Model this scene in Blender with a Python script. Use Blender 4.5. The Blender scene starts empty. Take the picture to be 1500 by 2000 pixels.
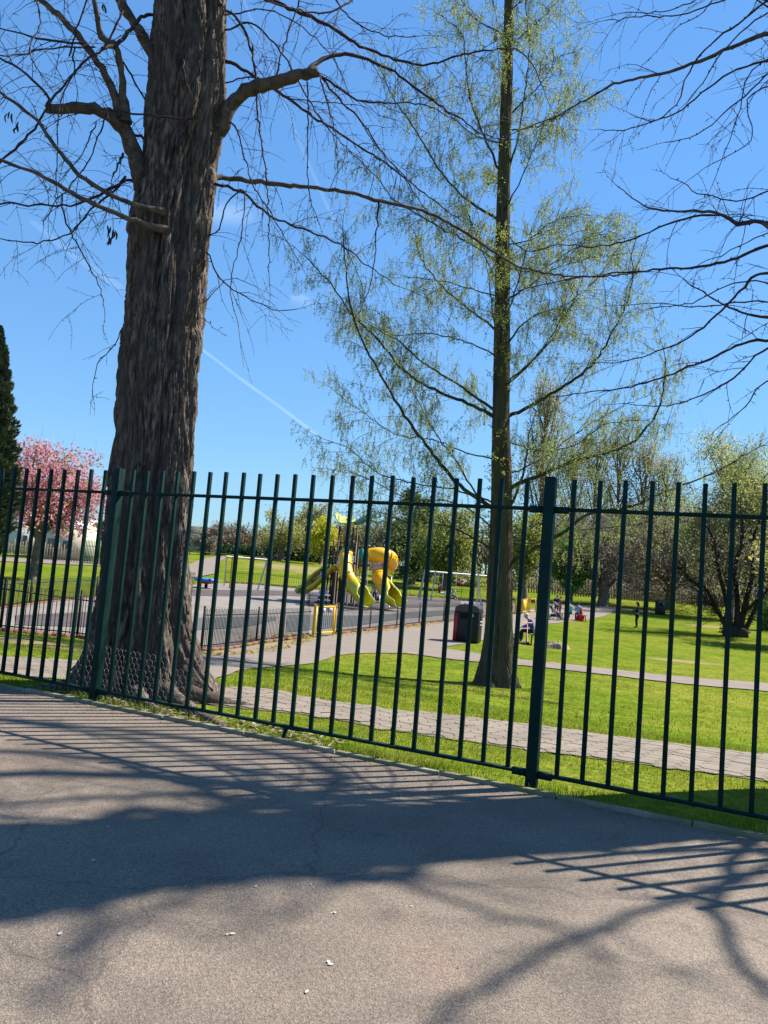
import bpy, bmesh, math, random
import numpy as np
from mathutils import Vector, Matrix
random.seed(7); rng = np.random.default_rng(7)
scene = bpy.context.scene
COL = scene.collection
R = math.radians

# ------------------------------------------------------------------ camera
FPX = 1503.0; ROLL = R(4.75); PITCH = math.atan(122*math.cos(R(4.75))/FPX)
CAM = np.array([0.0, 0.0, 1.5])
fwd = np.array([0, math.cos(PITCH), math.sin(PITCH)])
up0 = np.array([0, -math.sin(PITCH), math.cos(PITCH)]); rt0 = np.array([1.0, 0, 0])
CR = rt0*math.cos(ROLL)+up0*math.sin(ROLL); CU = up0*math.cos(ROLL)-rt0*math.sin(ROLL)
cd = bpy.data.cameras.new('camera'); cam = bpy.data.objects.new('camera', cd); COL.objects.link(cam)
M = Matrix(((CR[0], CU[0], -fwd[0], CAM[0]), (CR[1], CU[1], -fwd[1], CAM[1]), (CR[2], CU[2], -fwd[2], CAM[2]), (0, 0, 0, 1)))
cam.matrix_world = M
cd.sensor_fit = 'VERTICAL'; cd.sensor_height = 24; cd.lens = 24*FPX/2000; cd.clip_end = 6000; cd.clip_start = 0.05
scene.camera = cam
# ------------------------------------------------------------------ light
ELEV = R(48); SX, SY = 0.911, 0.413
SUN = np.array([SX*math.cos(ELEV), SY*math.cos(ELEV), math.sin(ELEV)])
w = bpy.data.worlds.new("World"); scene.world = w; w.use_nodes = True
nt = w.node_tree; nt.nodes.clear()
sky = nt.nodes.new('ShaderNodeTexSky'); sky.sky_type = 'NISHITA'; sky.sun_disc = False
sky.sun_elevation = ELEV; sky.sun_rotation = math.atan2(SX, SY)
sky.air_density = 1.3; sky.dust_density = 0.0; sky.ozone_density = 1.5; sky.altitude = 50
bg = nt.nodes.new('ShaderNodeBackground'); bg.inputs[1].default_value = 0.095
ow = nt.nodes.new('ShaderNodeOutputWorld')
hs = nt.nodes.new('ShaderNodeHueSaturation'); hs.inputs['Saturation'].default_value = 1.45; hs.inputs['Value'].default_value = 1.0
gm_ = nt.nodes.new('ShaderNodeGamma'); gm_.inputs[1].default_value = .5; tn = nt.nodes.new('ShaderNodeVectorMath'); tn.operation = 'MULTIPLY'; tn.inputs[1].default_value = (.78, 1.28, 1.90)
nt.links.new(sky.outputs[0], gm_.inputs[0]); nt.links.new(gm_.outputs[0], hs.inputs['Color']); nt.links.new(hs.outputs[0], tn.inputs[0]); nt.links.new(tn.outputs[0], bg.inputs[0]); nt.links.new(bg.outputs[0], ow.inputs[0])
sl = bpy.data.lights.new('sun', 'SUN'); sl.energy = 5.0; sl.angle = R(0.53); sl.color = (1.0, 0.94, 0.84)
so = bpy.data.objects.new('sun', sl); COL.objects.link(so)
so.rotation_euler = Vector(SUN).to_track_quat('Z', 'Y').to_euler()
vs = scene.view_settings; vs.view_transform = 'Standard'; vs.look = 'None'; vs.gamma = 1; vs.exposure = 1.2
scene.cycles.max_bounces = 6; scene.cycles.transparent_max_bounces = 16
scene.cycles.diffuse_bounces = 3; scene.cycles.glossy_bounces = 2; scene.cycles.transmission_bounces = 3

# ------------------------------------------------------------------ geometry of the place
NX, NY, ND = 0.4346, 0.9006, 5.865          # fence line: NX*x+NY*y=ND
UX, UY = 0.9006, -0.4346
def fl(t, s=0.0): return np.array([NX*(ND+s)+UX*t, NY*(ND+s)+UY*t])
RY = [0, 48, 68, 84, 110, 150, 220, 400, 900]; RZ = [0, 0, .6, .9, 2.2, 3.8, 5, 6, 9]
def h(x, y):
    x = np.asarray(x, float); y = np.asarray(y, float)
    s = NX*x+NY*y-ND
    a = np.clip(s/13, 0, 1); a = a*a*(3-2*a)
    return -0.012-0.9*a+np.interp(y, RY, RZ)
def ray(px, py): return fwd+CR*(px-750)/FPX-CU*(py-1000)/FPX
def P(px, py, Y):
    d = ray(px, py); return CAM+d*(Y/d[1])
TT = np.concatenate([np.linspace(1, 60, 3000), np.linspace(60, 420, 3000)])
def G(px, py):
    d = ray(px, py); d = d/d[1]
    pts = CAM[None]+TT[:, None]*d[None]
    k = np.nonzero(pts[:, 2] <= h(pts[:, 0], pts[:, 1]))[0]
    i = k[0] if len(k) else len(TT)-1
    p = pts[i].copy(); p[2] = float(h(p[0], p[1])); return p
def depth(p): return float((np.asarray(p)-CAM)@fwd)
def m_per_px(p): return depth(p)/FPX

# ------------------------------------------------------------------ helpers
def tag(o, label=None, cat=None, group=None, kind=None):
    if label: o['label'] = label
    if cat: o['category'] = cat
    if group: o['group'] = group
    if kind: o['kind'] = kind
    return o
def empty(name, loc=(0, 0, 0), rz=0.0, label=None, cat=None, group=None, parent=None):
    o = bpy.data.objects.new(name, None); COL.objects.link(o); o.empty_display_size = .2
    o.location = tuple(float(v) for v in loc); o.rotation_euler = (0, 0, rz)
    if parent: o.parent = parent
    return tag(o, label, cat, group)
class MB:
    def __init__(s): s.v = []; s.f = []; s.n = 0
    def add(s, v, f):
        v = np.asarray(v, float).reshape(-1, 3)
        f = np.asarray(f, dtype=np.int64)
        s.v.append(v); s.f.append(f+s.n); s.n += len(v); return s
    def tube(s, pts, rad, sides=6, cap=True):
        p = np.asarray(pts, float); n = len(p)
        r = np.asarray(rad, float)*np.ones(n)
        t = np.gradient(p, axis=0); t /= (np.linalg.norm(t, axis=1, keepdims=True)+1e-9)
        ref = np.array([0, 0, 1.0]) if abs(t[0][2]) < .9 else np.array([1.0, 0, 0])
        a = np.cross(t[0], ref); a /= np.linalg.norm(a)
        A = [a]
        for i in range(1, n):
            a = A[-1]-t[i]*(A[-1]@t[i]); a /= (np.linalg.norm(a)+1e-9); A.append(a)
        A = np.array(A); B = np.cross(t, A)
        th = np.arange(sides)*2*math.pi/sides
        V = p[:, None]+r[:, None, None]*(np.cos(th)[None, :, None]*A[:, None]+np.sin(th)[None, :, None]*B[:, None])
        i = np.arange(n-1)[:, None]*sides; j = np.arange(sides)[None]; k = (j+1) % sides
        F = np.stack([i+j, i+k, i+sides+k, i+sides+j], -1).reshape(-1, 4)
        s.add(V.reshape(-1, 3), F)
        if cap and sides == 4:
            s.f.append(np.array([[s.n-4, s.n-3, s.n-2, s.n-1]])); s.f.append(np.array([[s.n-4*n+3, s.n-4*n+2, s.n-4*n+1, s.n-4*n]]))
        elif cap:
            for base, e in ((s.n-sides*n, p[0]), (s.n-sides, p[-1])):
                c = s.n; s.v.append(e[None]); s.n += 1
                s.f.append(np.array([[base+q, base+(q+1) % sides, c] for q in range(sides)]))
        return s
    def bar(s, a, b, w, d=None, upv=(0, 0, 1)):
        # rectangular bar from a to b, width w (sideways) and thickness d
        a = np.asarray(a, float); b = np.asarray(b, float); d = w if d is None else d
        t = b-a; L = np.linalg.norm(t); t = t/L; u = np.asarray(upv, float)
        if abs(t@u) > .95: u = np.array([UX, UY, 0.0]) if upv == (0, 0, 1) else np.array([1.0, 0, 0])
        x = np.cross(t, u); x /= np.linalg.norm(x); y = np.cross(x, t)
        V = [e+sx*x*w/2+sy*y*d/2 for e in (a, b) for sx, sy in ((-1, -1), (1, -1), (1, 1), (-1, 1))]
        return s.add(V, [[0, 3, 2, 1], [4, 5, 6, 7], [0, 1, 5, 4], [1, 2, 6, 5], [2, 3, 7, 6], [3, 0, 4, 7]])
    def box(s, c, size, rz=0.0):
        c = np.asarray(c, float); q = np.array([[x, y, z] for z in (-.5, .5) for x, y in ((-.5, -.5), (.5, -.5), (.5, .5), (-.5, .5))])*np.asarray(size, float)
        cs, sn = math.cos(rz), math.sin(rz)
        q = np.stack([q[:, 0]*cs-q[:, 1]*sn, q[:, 0]*sn+q[:, 1]*cs, q[:, 2]], 1)+c
        return s.add(q, [[3, 2, 1, 0], [4, 5, 6, 7], [0, 1, 5, 4], [1, 2, 6, 5], [2, 3, 7, 6], [3, 0, 4, 7]])
    def grid(s, V):
        V = np.asarray(V, float); a, b = V.shape[:2]
        i = np.arange(a-1)[:, None]*b; j = np.arange(b-1)[None]
        return s.add(V.reshape(-1, 3), np.stack([i+j, i+j+1, i+b+j+1, i+b+j], -1).reshape(-1, 4))
    def ellip(s, c, r, n=10, m=8, rot=None):
        th = np.linspace(0, math.pi, m+1)[:, None]; ph = np.linspace(0, 2*math.pi, n+1)[None]
        V = np.stack([np.sin(th)*np.cos(ph), np.sin(th)*np.sin(ph), np.cos(th)+0*ph], -1)*np.asarray(r, float)
        if rot is not None: V = V@np.asarray(rot).T
        return s.grid(V+np.asarray(c, float))
    def build(s, name, mat, parent=None, smooth=False, bevel=0.0):
        me = bpy.data.meshes.new(name)
        if s.v:
            V = np.concatenate(s.v); lt = np.concatenate([np.full(len(f), f.shape[1]) for f in s.f]); lv = np.concatenate([f.ravel() for f in s.f])
            me.vertices.add(len(V)); me.vertices.foreach_set('co', V.ravel())
            me.loops.add(len(lv)); me.loops.foreach_set('vertex_index', lv.astype(np.int32))
            me.polygons.add(len(lt)); me.polygons.foreach_set('loop_start', np.concatenate([[0], np.cumsum(lt)[:-1]]).astype(np.int32))
            me.polygons.foreach_set('loop_total', lt.astype(np.int32))
            if smooth: me.polygons.foreach_set('use_smooth', np.ones(len(lt), bool))
            me.update(calc_edges=True)
        me.materials.append(mat)
        o = bpy.data.objects.new(name, me); COL.objects.link(o)
        if parent: o.parent = parent
        if bevel:
            b = o.modifiers.new('bevel', 'BEVEL'); b.width = bevel; b.segments = 2
        return o
def off(mb, loc):       # shift a builder's world coordinates so that they are local to loc
    for v in mb.v: v -= np.asarray(loc, float)
    return mb
def quads(c, size, aspect=1.0, nrm=None, flat=0.0, axis=None):
    c = np.asarray(c, float); n = len(c)
    a = rng.normal(size=(n, 3)) if axis is None else axis+rng.normal(size=(n, 3))*flat
    a /= np.linalg.norm(a, axis=1, keepdims=True)
    b = np.cross(a, rng.normal(size=(n, 3))); b /= np.linalg.norm(b, axis=1, keepdims=True)
    sz = (size*rng.uniform(.6, 1.3, n))[:, None]
    la = a*sz*aspect/2; lb = b*sz/2
    V = np.stack([c-la, c+lb*.9, c+la, c-lb*.9], 1).reshape(-1, 3)
    return V, np.arange(n*4).reshape(-1, 4)
def spline(pts, n):
    p = np.asarray(pts, float)
    if len(p) < 3: return np.stack([p[0]+(p[-1]-p[0])*q for q in np.linspace(0, 1, n)])
    d = np.concatenate([[0], np.cumsum(np.linalg.norm(np.diff(p, axis=0), axis=1))])
    m = np.gradient(p, d, axis=0)
    out = []
    for q in np.linspace(0, d[-1], n):
        i = min(np.searchsorted(d, q, 'right')-1, len(p)-2); hh = d[i+1]-d[i]; u = (q-d[i])/hh
        out.append((2*u**3-3*u*u+1)*p[i]+(u**3-2*u*u+u)*hh*m[i]+(-2*u**3+3*u*u)*p[i+1]+(u**3-u*u)*hh*m[i+1])
    return np.array(out)

# ------------------------------------------------------------------ materials
AK = .78
def mat(name, c1, c2=None, scale=4, detail=6, rough=.8, bump=0.0, bscale=None, stretch=(1, 1, 1), spec=.3, translucent=0.0, c3=None, s3=.3, lo=.35, hi=.65, metal=0.0):
    m = bpy.data.materials.new(name); m.use_nodes = True; n = m.node_tree; b = n.nodes['Principled BSDF']
    b.inputs['Roughness'].default_value = rough; b.inputs['Specular IOR Level'].default_value = spec; b.inputs['Metallic'].default_value = metal
    c2 = c2 or tuple(v*.75 for v in c1)
    c1 = tuple(v*AK for v in c1); c2 = tuple(v*AK for v in c2); c3 = tuple(v*AK for v in c3) if c3 else c3
    tc = n.nodes.new('ShaderNodeTexCoord'); mp = n.nodes.new('ShaderNodeMapping'); mp.inputs['Scale'].default_value = stretch
    n.links.new(tc.outputs['Object'], mp.inputs[0])
    no = n.nodes.new('ShaderNodeTexNoise'); no.inputs['Scale'].default_value = scale; no.inputs['Detail'].default_value = detail; no.inputs['Roughness'].default_value = .6
    n.links.new(mp.outputs[0], no.inputs['Vector'])
    cr = n.nodes.new('ShaderNodeValToRGB'); cr.color_ramp.elements[0].position = lo; cr.color_ramp.elements[1].position = hi
    cr.color_ramp.elements[0].color = (*c2, 1); cr.color_ramp.elements[1].color = (*c1, 1)
    n.links.new(no.outputs['Fac'], cr.inputs[0]); col = cr.outputs[0]
    if c3:
        n2 = n.nodes.new('ShaderNodeTexNoise'); n2.inputs['Scale'].default_value = s3; n2.inputs['Detail'].default_value = 4
        n.links.new(mp.outputs[0], n2.inputs['Vector'])
        r2 = n.nodes.new('ShaderNodeValToRGB'); r2.color_ramp.elements[0].position = .42; r2.color_ramp.elements[1].position = .66
        n.links.new(n2.outputs['Fac'], r2.inputs[0])
        mx = n.nodes.new('ShaderNodeMix'); mx.data_type = 'RGBA'; n.links.new(r2.outputs[0], mx.inputs[0]); n.links.new(col, mx.inputs[6]); mx.inputs[7].default_value = (*c3, 1); col = mx.outputs[2]
    n.links.new(col, b.inputs['Base Color'])
    if bump:
        nb = n.nodes.new('ShaderNodeTexNoise'); nb.inputs['Scale'].default_value = bscale or scale*3; nb.inputs['Detail'].default_value = 8; n.links.new(mp.outputs[0], nb.inputs['Vector'])
        bp = n.nodes.new('ShaderNodeBump'); bp.inputs['Strength'].default_value = bump; bp.inputs['Distance'].default_value = .02
        n.links.new(nb.outputs['Fac'], bp.inputs['Height']); n.links.new(bp.outputs[0], b.inputs['Normal'])
    if translucent:
        t = n.nodes.new('ShaderNodeBsdfTranslucent'); ms = n.nodes.new('ShaderNodeMixShader'); ms.inputs[0].default_value = translucent
        n.links.new(col, t.inputs[0]); n.links.new(b.outputs[0], ms.inputs[1]); n.links.new(t.outputs[0], ms.inputs[2])
        n.links.new(ms.outputs[0], n.nodes['Material Output'].inputs[0])
    return m
def leafmat(name, c, c2=None, sc=1.2, tr=.5): return mat(name, c, c2 or tuple(v*.6 for v in c), scale=sc, detail=3, rough=.6, translucent=tr, spec=.25)

def grassmat():
    m = mat('grass', (.19, .255, .030), (.12, .175, .018), scale=1.1, detail=8, rough=.9, bump=.5, bscale=22, c3=(.25, .26, .045), s3=.16, spec=0)
    n = m.node_tree; b = n.nodes['Principled BSDF']; src = b.inputs['Base Color'].links[0].from_socket
    nf = n.nodes.new('ShaderNodeTexNoise'); nf.inputs['Scale'].default_value = 14; nf.inputs['Detail'].default_value = 8; nf.inputs['Roughness'].default_value = .7
    tc = [q for q in n.nodes if q.type == 'TEX_COORD'][0]; n.links.new(tc.outputs['Object'], nf.inputs['Vector'])
    cr = n.nodes.new('ShaderNodeValToRGB'); cr.color_ramp.elements[0].position = .35; cr.color_ramp.elements[1].position = .62
    cr.color_ramp.elements[0].color = (.5, .55, .45, 1); cr.color_ramp.elements[1].color = (1.2, 1.15, 1.1, 1)
    n.links.new(nf.outputs['Fac'], cr.inputs[0])
    mx = n.nodes.new('ShaderNodeMix'); mx.data_type = 'RGBA'; mx.blend_type = 'MULTIPLY'; mx.inputs[0].default_value = 1
    n.links.new(src, mx.inputs[6]); n.links.new(cr.outputs[0], mx.inputs[7])
    ng = n.nodes.new('ShaderNodeTexNoise'); ng.inputs['Scale'].default_value = 2.6; ng.inputs['Detail'].default_value = 7; ng.inputs['Roughness'].default_value = .75; n.links.new(tc.outputs['Object'], ng.inputs['Vector'])
    c4 = n.nodes.new('ShaderNodeValToRGB'); c4.color_ramp.elements[0].position = .38; c4.color_ramp.elements[1].position = .60
    c4.color_ramp.elements[0].color = (.62, .72, .6, 1); c4.color_ramp.elements[1].color = (1.12, 1.08, 1.05, 1); n.links.new(ng.outputs['Fac'], c4.inputs[0])
    m4 = n.nodes.new('ShaderNodeMix'); m4.data_type = 'RGBA'; m4.blend_type = 'MULTIPLY'; m4.inputs[0].default_value = 1
    n.links.new(mx.outputs[2], m4.inputs[6]); n.links.new(c4.outputs[0], m4.inputs[7]); n.links.new(m4.outputs[2], b.inputs['Base Color'])
    return m
def asphaltmat():
    m = bpy.data.materials.new('asphalt'); m.use_nodes = True; n = m.node_tree; b = n.nodes['Principled BSDF']; b.inputs['Roughness'].default_value = .85; b.inputs['Specular IOR Level'].default_value = .25
    tc = n.nodes.new('ShaderNodeTexCoord')
    def noise(sc, det=6, ro=.6):
        q = n.nodes.new('ShaderNodeTexNoise'); q.inputs['Scale'].default_value = sc; q.inputs['Detail'].default_value = det; q.inputs['Roughness'].default_value = ro; n.links.new(tc.outputs['Object'], q.inputs['Vector']); return q.outputs['Fac']
    def ramp(src, p0, c0, p1, c1):
        q = n.nodes.new('ShaderNodeValToRGB'); e = q.color_ramp.elements; e[0].position = p0; e[1].position = p1; e[0].color = (*c0, 1); e[1].color = (*c1, 1); n.links.new(src, q.inputs[0]); return q.outputs[0]
    def mix(a, bb, f, mode='MIX'):
        q = n.nodes.new('ShaderNodeMix'); q.data_type = 'RGBA'; q.blend_type = mode
        for s, v in ((6, a), (7, bb), (0, f)):
            if isinstance(v, (int, float)): q.inputs[s].default_value = v
            elif isinstance(v, tuple): q.inputs[s].default_value = (*v, 1)
            else: n.links.new(v, q.inputs[s])
        return q.outputs[2]
    base = ramp(noise(.9, 5), .35, (.140, .112, .086), .7, (.218, .174, .134))
    base = mix(base, (.18, .105, .08), ramp(noise(.45, 3), .56, (0, 0, 0), .72, (.6, .6, .6)))
    base = mix(base, (.62, .62, .62), ramp(noise(1.7, 7, .7), .60, (0, 0, 0), .66, (.5, .5, .5)), 'MULTIPLY')
    base = mix(base, (1.35, 1.3, 1.25), ramp(noise(3.3, 7, .75), .58, (0, 0, 0), .70, (.55, .55, .55)), 'MULTIPLY')
    vo = n.nodes.new('ShaderNodeTexVoronoi'); vo.inputs['Scale'].default_value = 165; n.links.new(tc.outputs['Object'], vo.inputs['Vector'])
    chip = ramp(vo.outputs['Color'], .15, (.45, .45, .45), .85, (1.5, 1.5, 1.52))
    base = mix(base, chip, .62, 'MULTIPLY')
    base = mix(base, ramp(noise(55, 6, .8), .35, (.6, .6, .6), .65, (1.25, 1.25, 1.25)), .7, 'MULTIPLY')
    vo2 = n.nodes.new('ShaderNodeTexVoronoi'); vo2.inputs['Scale'].default_value = 26; n.links.new(tc.outputs['Object'], vo2.inputs['Vector'])
    base = mix(base, (.42, .38, .33), ramp(vo2.outputs['Distance'], .05, (.6, .6, .6), .10, (0, 0, 0)))
    # hairline cracks
    vc = n.nodes.new('ShaderNodeTexVoronoi'); vc.feature = 'DISTANCE_TO_EDGE'; vc.inputs['Scale'].default_value = .42
    wv = n.nodes.new('ShaderNodeTexNoise'); wv.inputs['Scale'].default_value = 2.5; wv.inputs['Detail'].default_value = 6; n.links.new(tc.outputs['Object'], wv.inputs['Vector'])
    vm = n.nodes.new('ShaderNodeVectorMath'); vm.operation = 'MULTIPLY_ADD'; vm.inputs[1].default_value = (.5, .5, .5); n.links.new(wv.outputs['Color'], vm.inputs[0]); n.links.new(tc.outputs['Object'], vm.inputs[2]); n.links.new(vm.outputs[0], vc.inputs['Vector'])
    base = mix(base, (.06, .05, .045), ramp(vc.outputs['Distance'], .0015, (.5, .5, .5), .005, (0, 0, 0)))
    n.links.new(base, b.inputs['Base Color'])
    bp = n.nodes.new('ShaderNodeBump'); bp.inputs['Strength'].default_value = .5; bp.inputs['Distance'].default_value = .006
    n.links.new(vo.outputs['Distance'], bp.inputs['Height']); n.links.new(bp.outputs[0], b.inputs['Normal'])
    return m
def worn_turf(m, px, py, rx, ry):
    # a worn straw coloured patch in the turf, tied to a spot on the ground
    g = G(px, py); n = m.node_tree; b = n.nodes['Principled BSDF']; src = b.inputs['Base Color'].links[0].from_socket
    tc = [q for q in n.nodes if q.type == 'TEX_COORD'][0]; mp = n.nodes.new('ShaderNodeMapping'); mp.vector_type = 'POINT'
    mp.inputs['Location'].default_value = (-g[0]/rx, -g[1]/ry, 0); mp.inputs['Scale'].default_value = (1/rx, 1/ry, 0); n.links.new(tc.outputs['Object'], mp.inputs[0])
    ln = n.nodes.new('ShaderNodeVectorMath'); ln.operation = 'LENGTH'; n.links.new(mp.outputs[0], ln.inputs[0])
    no = n.nodes.new('ShaderNodeTexNoise'); no.inputs['Scale'].default_value = .35; no.inputs['Detail'].default_value = 7; n.links.new(tc.outputs['Object'], no.inputs['Vector'])
    ad = n.nodes.new('ShaderNodeMath'); ad.operation = 'ADD'; n.links.new(ln.outputs['Value'], ad.inputs[0]); n.links.new(no.outputs['Fac'], ad.inputs[1])
    mr = n.nodes.new('ShaderNodeMapRange'); mr.inputs[1].default_value = 1.45; mr.inputs[2].default_value = .8; n.links.new(ad.outputs[0], mr.inputs[0])
    mx = n.nodes.new('ShaderNodeMix'); mx.data_type = 'RGBA'; n.links.new(mr.outputs[0], mx.inputs[0]); n.links.new(src, mx.inputs[6]); mx.inputs[7].default_value = (.23, .18, .085, 1); n.links.new(mx.outputs[2], b.inputs['Base Color'])
M_grass = grassmat(); worn_turf(M_grass, 570, 1108, 9, 13); worn_turf(M_grass, 640, 1122, 7, 5); worn_turf(M_grass, 90, 1258, 2.6, 1.6); worn_turf(M_grass, 1400, 1225, 4, 2)
worn_turf(M_grass, 1340, 1292, 2.0, 1.0); M_asph = asphaltmat()
M_blade = mat('grass_blade', (.25, .35, .022), (.14, .21, .012), scale=3, detail=5, rough=.8, translucent=.4, c3=(.33, .35, .06), s3=1.2, spec=.03)
M_bark = mat('bark', (.40, .32, .25), (.06, .05, .044), scale=3.2, detail=14, rough=.92, bump=.55, bscale=7, stretch=(8, 8, 1.5), spec=.05, c3=(.105, .085, .072), s3=.5, lo=.45, hi=.74)
M_limb = mat('limb_bark', (.15, .12, .095), (.06, .05, .042), scale=9, detail=8, rough=.9, bump=.6, bscale=30, spec=.1)
M_twig = mat('twig', (.07, .045, .045), (.04, .026, .03), scale=6, rough=.8, spec=.15)
M_limb2 = mat('larch_bark', (.075, .065, .045), (.035, .03, .022), scale=3, detail=8, rough=.9, bump=.6, bscale=12, stretch=(4, 4, .8), spec=.1, c3=(.09, .11, .03), s3=1.4)
M_metal = mat('green_paint', (.004, .036, .030), (.003, .022, .022), scale=9, rough=.55, bump=.1, spec=.08, c3=(.010, .028, .022), s3=14)
M_far = mat('far_bark', (.23, .19, .15), (.11, .09, .07), scale=2, rough=.95, spec=.05)
M_black = mat('black_paint', (.014, .016, .018), (.01, .01, .012), rough=.55, spec=.2)
M_yellow = mat('yellow_paint', (.85, .52, .02), (.78, .45, .015), rough=.35, spec=.5)
M_pal = mat('pale_steel', (.62, .65, .66), (.5, .52, .53), rough=.35, spec=.5)

# ------------------------------------------------------------------ ground
def axis(parts):
    out = []
    for a, b, st in parts: out += list(np.arange(a, b, st))
    return np.array(out+[parts[-1][1]])
gy = axis([(-60, 0, 6), (0, 4, 1), (4, 30, .35), (30, 80, 1), (80, 220, 4), (220, 900, 40)])
gx = axis([(-700, -200, 50), (-200, -40, 8), (-40, -12, 1), (-12, 16, .35), (16, 50, 1), (50, 200, 8), (200, 700, 50)])
X, Y = np.meshgrid(gx, gy)
# lumps in the turf
Z = h(X, Y)+.03*np.sin(X*1.3+Y*.7)*np.sin(Y*1.1-X*.4)*np.clip((NX*X+NY*Y-ND-1)/6, 0, 1)*0
mb = MB(); mb.grid(np.stack([X, Y, Z], -1)); ground = mb.build('ground', M_grass, smooth=True); tag(ground, kind='structure')
# road on this side of the fence
def curve_edge(t):   # kerb line in front of the fence
    return fl(t, -.13)
mb = MB()
ts = np.linspace(-30, 22, 60)
V = []
for s in np.linspace(-24, -.16, 40): V.append([[*fl(t, s), 0.0] for t in ts])
mb.grid(np.array(V)[:, ::-1]); road = mb.build('road', M_asph); tag(road, kind='structure')
M_kerb = mat('kerb_concrete', (.36, .32, .24), (.20, .18, .13), scale=5, rough=.9, bump=.4, bscale=30, c3=(.16, .17, .08), s3=1.5)
mb = MB()
t = -14.0
while t < 9:
    L = .914
    a = fl(t+.006, -.115); b = fl(t+L-.006, -.115); dz = random.uniform(-.006, .006)
    mb.bar([a[0], a[1], -.03+dz], [b[0], b[1], -.03+dz+random.uniform(-.004, .004)], .05, .12); t += L
kerb = mb.build('kerb', M_kerb, bevel=.006); tag(kerb, kind='structure')

polys = []
def ribbon(name, A, B, matr, dz, n=60, m=6, keep=True, jag=0.0):
    a = np.array([G(*p)[:2] for p in A]); b = np.array([G(*p)[:2] for p in B])
    def rs(p):
        q = spline(np.c_[p, np.zeros(len(p))], n)[:, :2] if len(p) > 2 else np.stack([p[0]+(p[1]-p[0])*u for u in np.linspace(0, 1, n)])
        return q
    a, b = rs(a), rs(b)
    if keep: polys.append(np.concatenate([a, b[::-1]]))
    if jag:
        a = a+rng.normal(size=a.shape)*jag; b = b+rng.normal(size=b.shape)*jag
    V = []
    for u in np.linspace(0, 1, m):
        q = a+(b-a)*u; V.append(np.c_[q, h(q[:, 0], q[:, 1])+dz])
    mb = MB(); mb.grid(np.array(V)[::-1]); o = mb.build(name, matr, smooth=True); tag(o, kind='structure'); return o, a, b
M_path = mat('park_path', (.27, .215, .17), (.21, .17, .135), scale=1.2, detail=8, rough=.95, bump=.3, bscale=60, c3=(.23, .19, .155), s3=.25)
M_joint = mat('path_joint', (.17, .14, .105), rough=.95)
M_paver = mat('paver', (.28, .23, .18), (.20, .165, .13), scale=1.6, detail=8, rough=.9, bump=.3, bscale=60)
M_tarmac = mat('play_tarmac', (.28, .24, .205), (.20, .17, .145), scale=.5, detail=8, rough=.9)
M_play_brown = mat('play_dark_brown', (.115, .09, .085), (.07, .06, .06), scale=1.2, rough=.95)
M_play_grey = mat('play_dark_grey', (.12, .125, .12), (.08, .085, .085), scale=1.2, rough=.95)
o, pa, pb = ribbon('footpath', [(-260, 1262), (-120, 1272), (0, 1283), (150, 1292), (300, 1318), (410, 1343), (500, 1345), (600, 1362), (750, 1385), (900, 1400), (1100, 1425), (1300, 1452), (1500, 1475), (1700, 1498)],
       [(-260, 1288), (-120, 1300), (0, 1318), (150, 1330), (300, 1355), (410, 1378), (500, 1388), (600, 1398), (750, 1425), (900, 1448), (1100, 1475), (1300, 1500), (1500, 1528), (1700, 1556)], M_joint, .008, n=120, m=8, jag=.012)
# hexagonal pavers laid on it
mb = MB()
poly = np.concatenate([pa, pb[::-1]])
def inside(poly, x, y):
    x = np.asarray(x); y = np.asarray(y); c = np.zeros(x.shape, bool); n = len(poly); j = n-1
    for i in range(n):
        xi, yi = poly[i]; xj, yj = poly[j]
        if yi != yj:
            k = ((yi > y) != (yj > y)) & (x < (xj-xi)*(y-yi)/(yj-yi)+xi); c ^= k
        j = i
    return c
hr = .122; hw = hr*math.sqrt(3); cx = []; cy = []
for i, yy in enumerate(np.arange(poly[:, 1].min(), poly[:, 1].max(), hr*1.5)):
    for xx in np.arange(poly[:, 0].min(), poly[:, 0].max(), hw): cx.append(xx+(hw/2 if i % 2 else 0)); cy.append(yy)
cx = np.array(cx); cy = np.array(cy)
rot = math.atan2(UY, UX); 
k = inside(poly, cx, cy); cx, cy = cx[k], cy[k]
V = []; Fc = []
for q in range(6):
    an = math.pi/6+q*math.pi/3; V.append(np.stack([cx+(hr-.005)*math.cos(an), cy+(hr-.005)*math.sin(an)], -1))
V = np.stack(V, 1); zz = h(V[..., 0], V[..., 1])+.016+(rng.normal(size=len(cx))*.0015)[:, None]
mb.add(np.concatenate([V, zz[..., None]], -1).reshape(-1, 3), np.arange(len(cx)*6).reshape(-1, 6))
o = mb.build('paving', M_paver); tag(o, kind='structure')
ribbon('park_path', [(360, 1288), (390, 1276), (500, 1261), (605, 1248), (720, 1233), (820, 1222), (880, 1210), (1000, 1199), (1050, 1186), (1110, 1180), (1205, 1186)],
       [(380, 1352), (420, 1330), (500, 1306), (600, 1298), (700, 1277), (800, 1276), (880, 1262), (1000, 1240), (1060, 1221), (1140, 1212), (1215, 1191)], M_path, .02, n=90, m=10, jag=.02)
ribbon('narrow_path', [(836, 1262), (930, 1277), (1010, 1288), (1150, 1303), (1300, 1320), (1500, 1336), (1640, 1348)],
       [(790, 1277), (930, 1294), (1010, 1300), (1150, 1315), (1300, 1333), (1500, 1352), (1640, 1365)], M_path, .028, n=70, m=4, jag=.03)
ribbon('hut_path', [(-120, 1083), (0, 1089), (100, 1094), (230, 1101)], [(-120, 1090), (0, 1097), (100, 1102), (230, 1107)], M_path, .06, n=30, m=4)
ribbon('far_path', [(330, 1128), (372, 1103), (400, 1092), (436, 1086)], [(330, 1140), (424, 1118), (430, 1098), (450, 1087)], M_path, .1, n=30, m=6)
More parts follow.
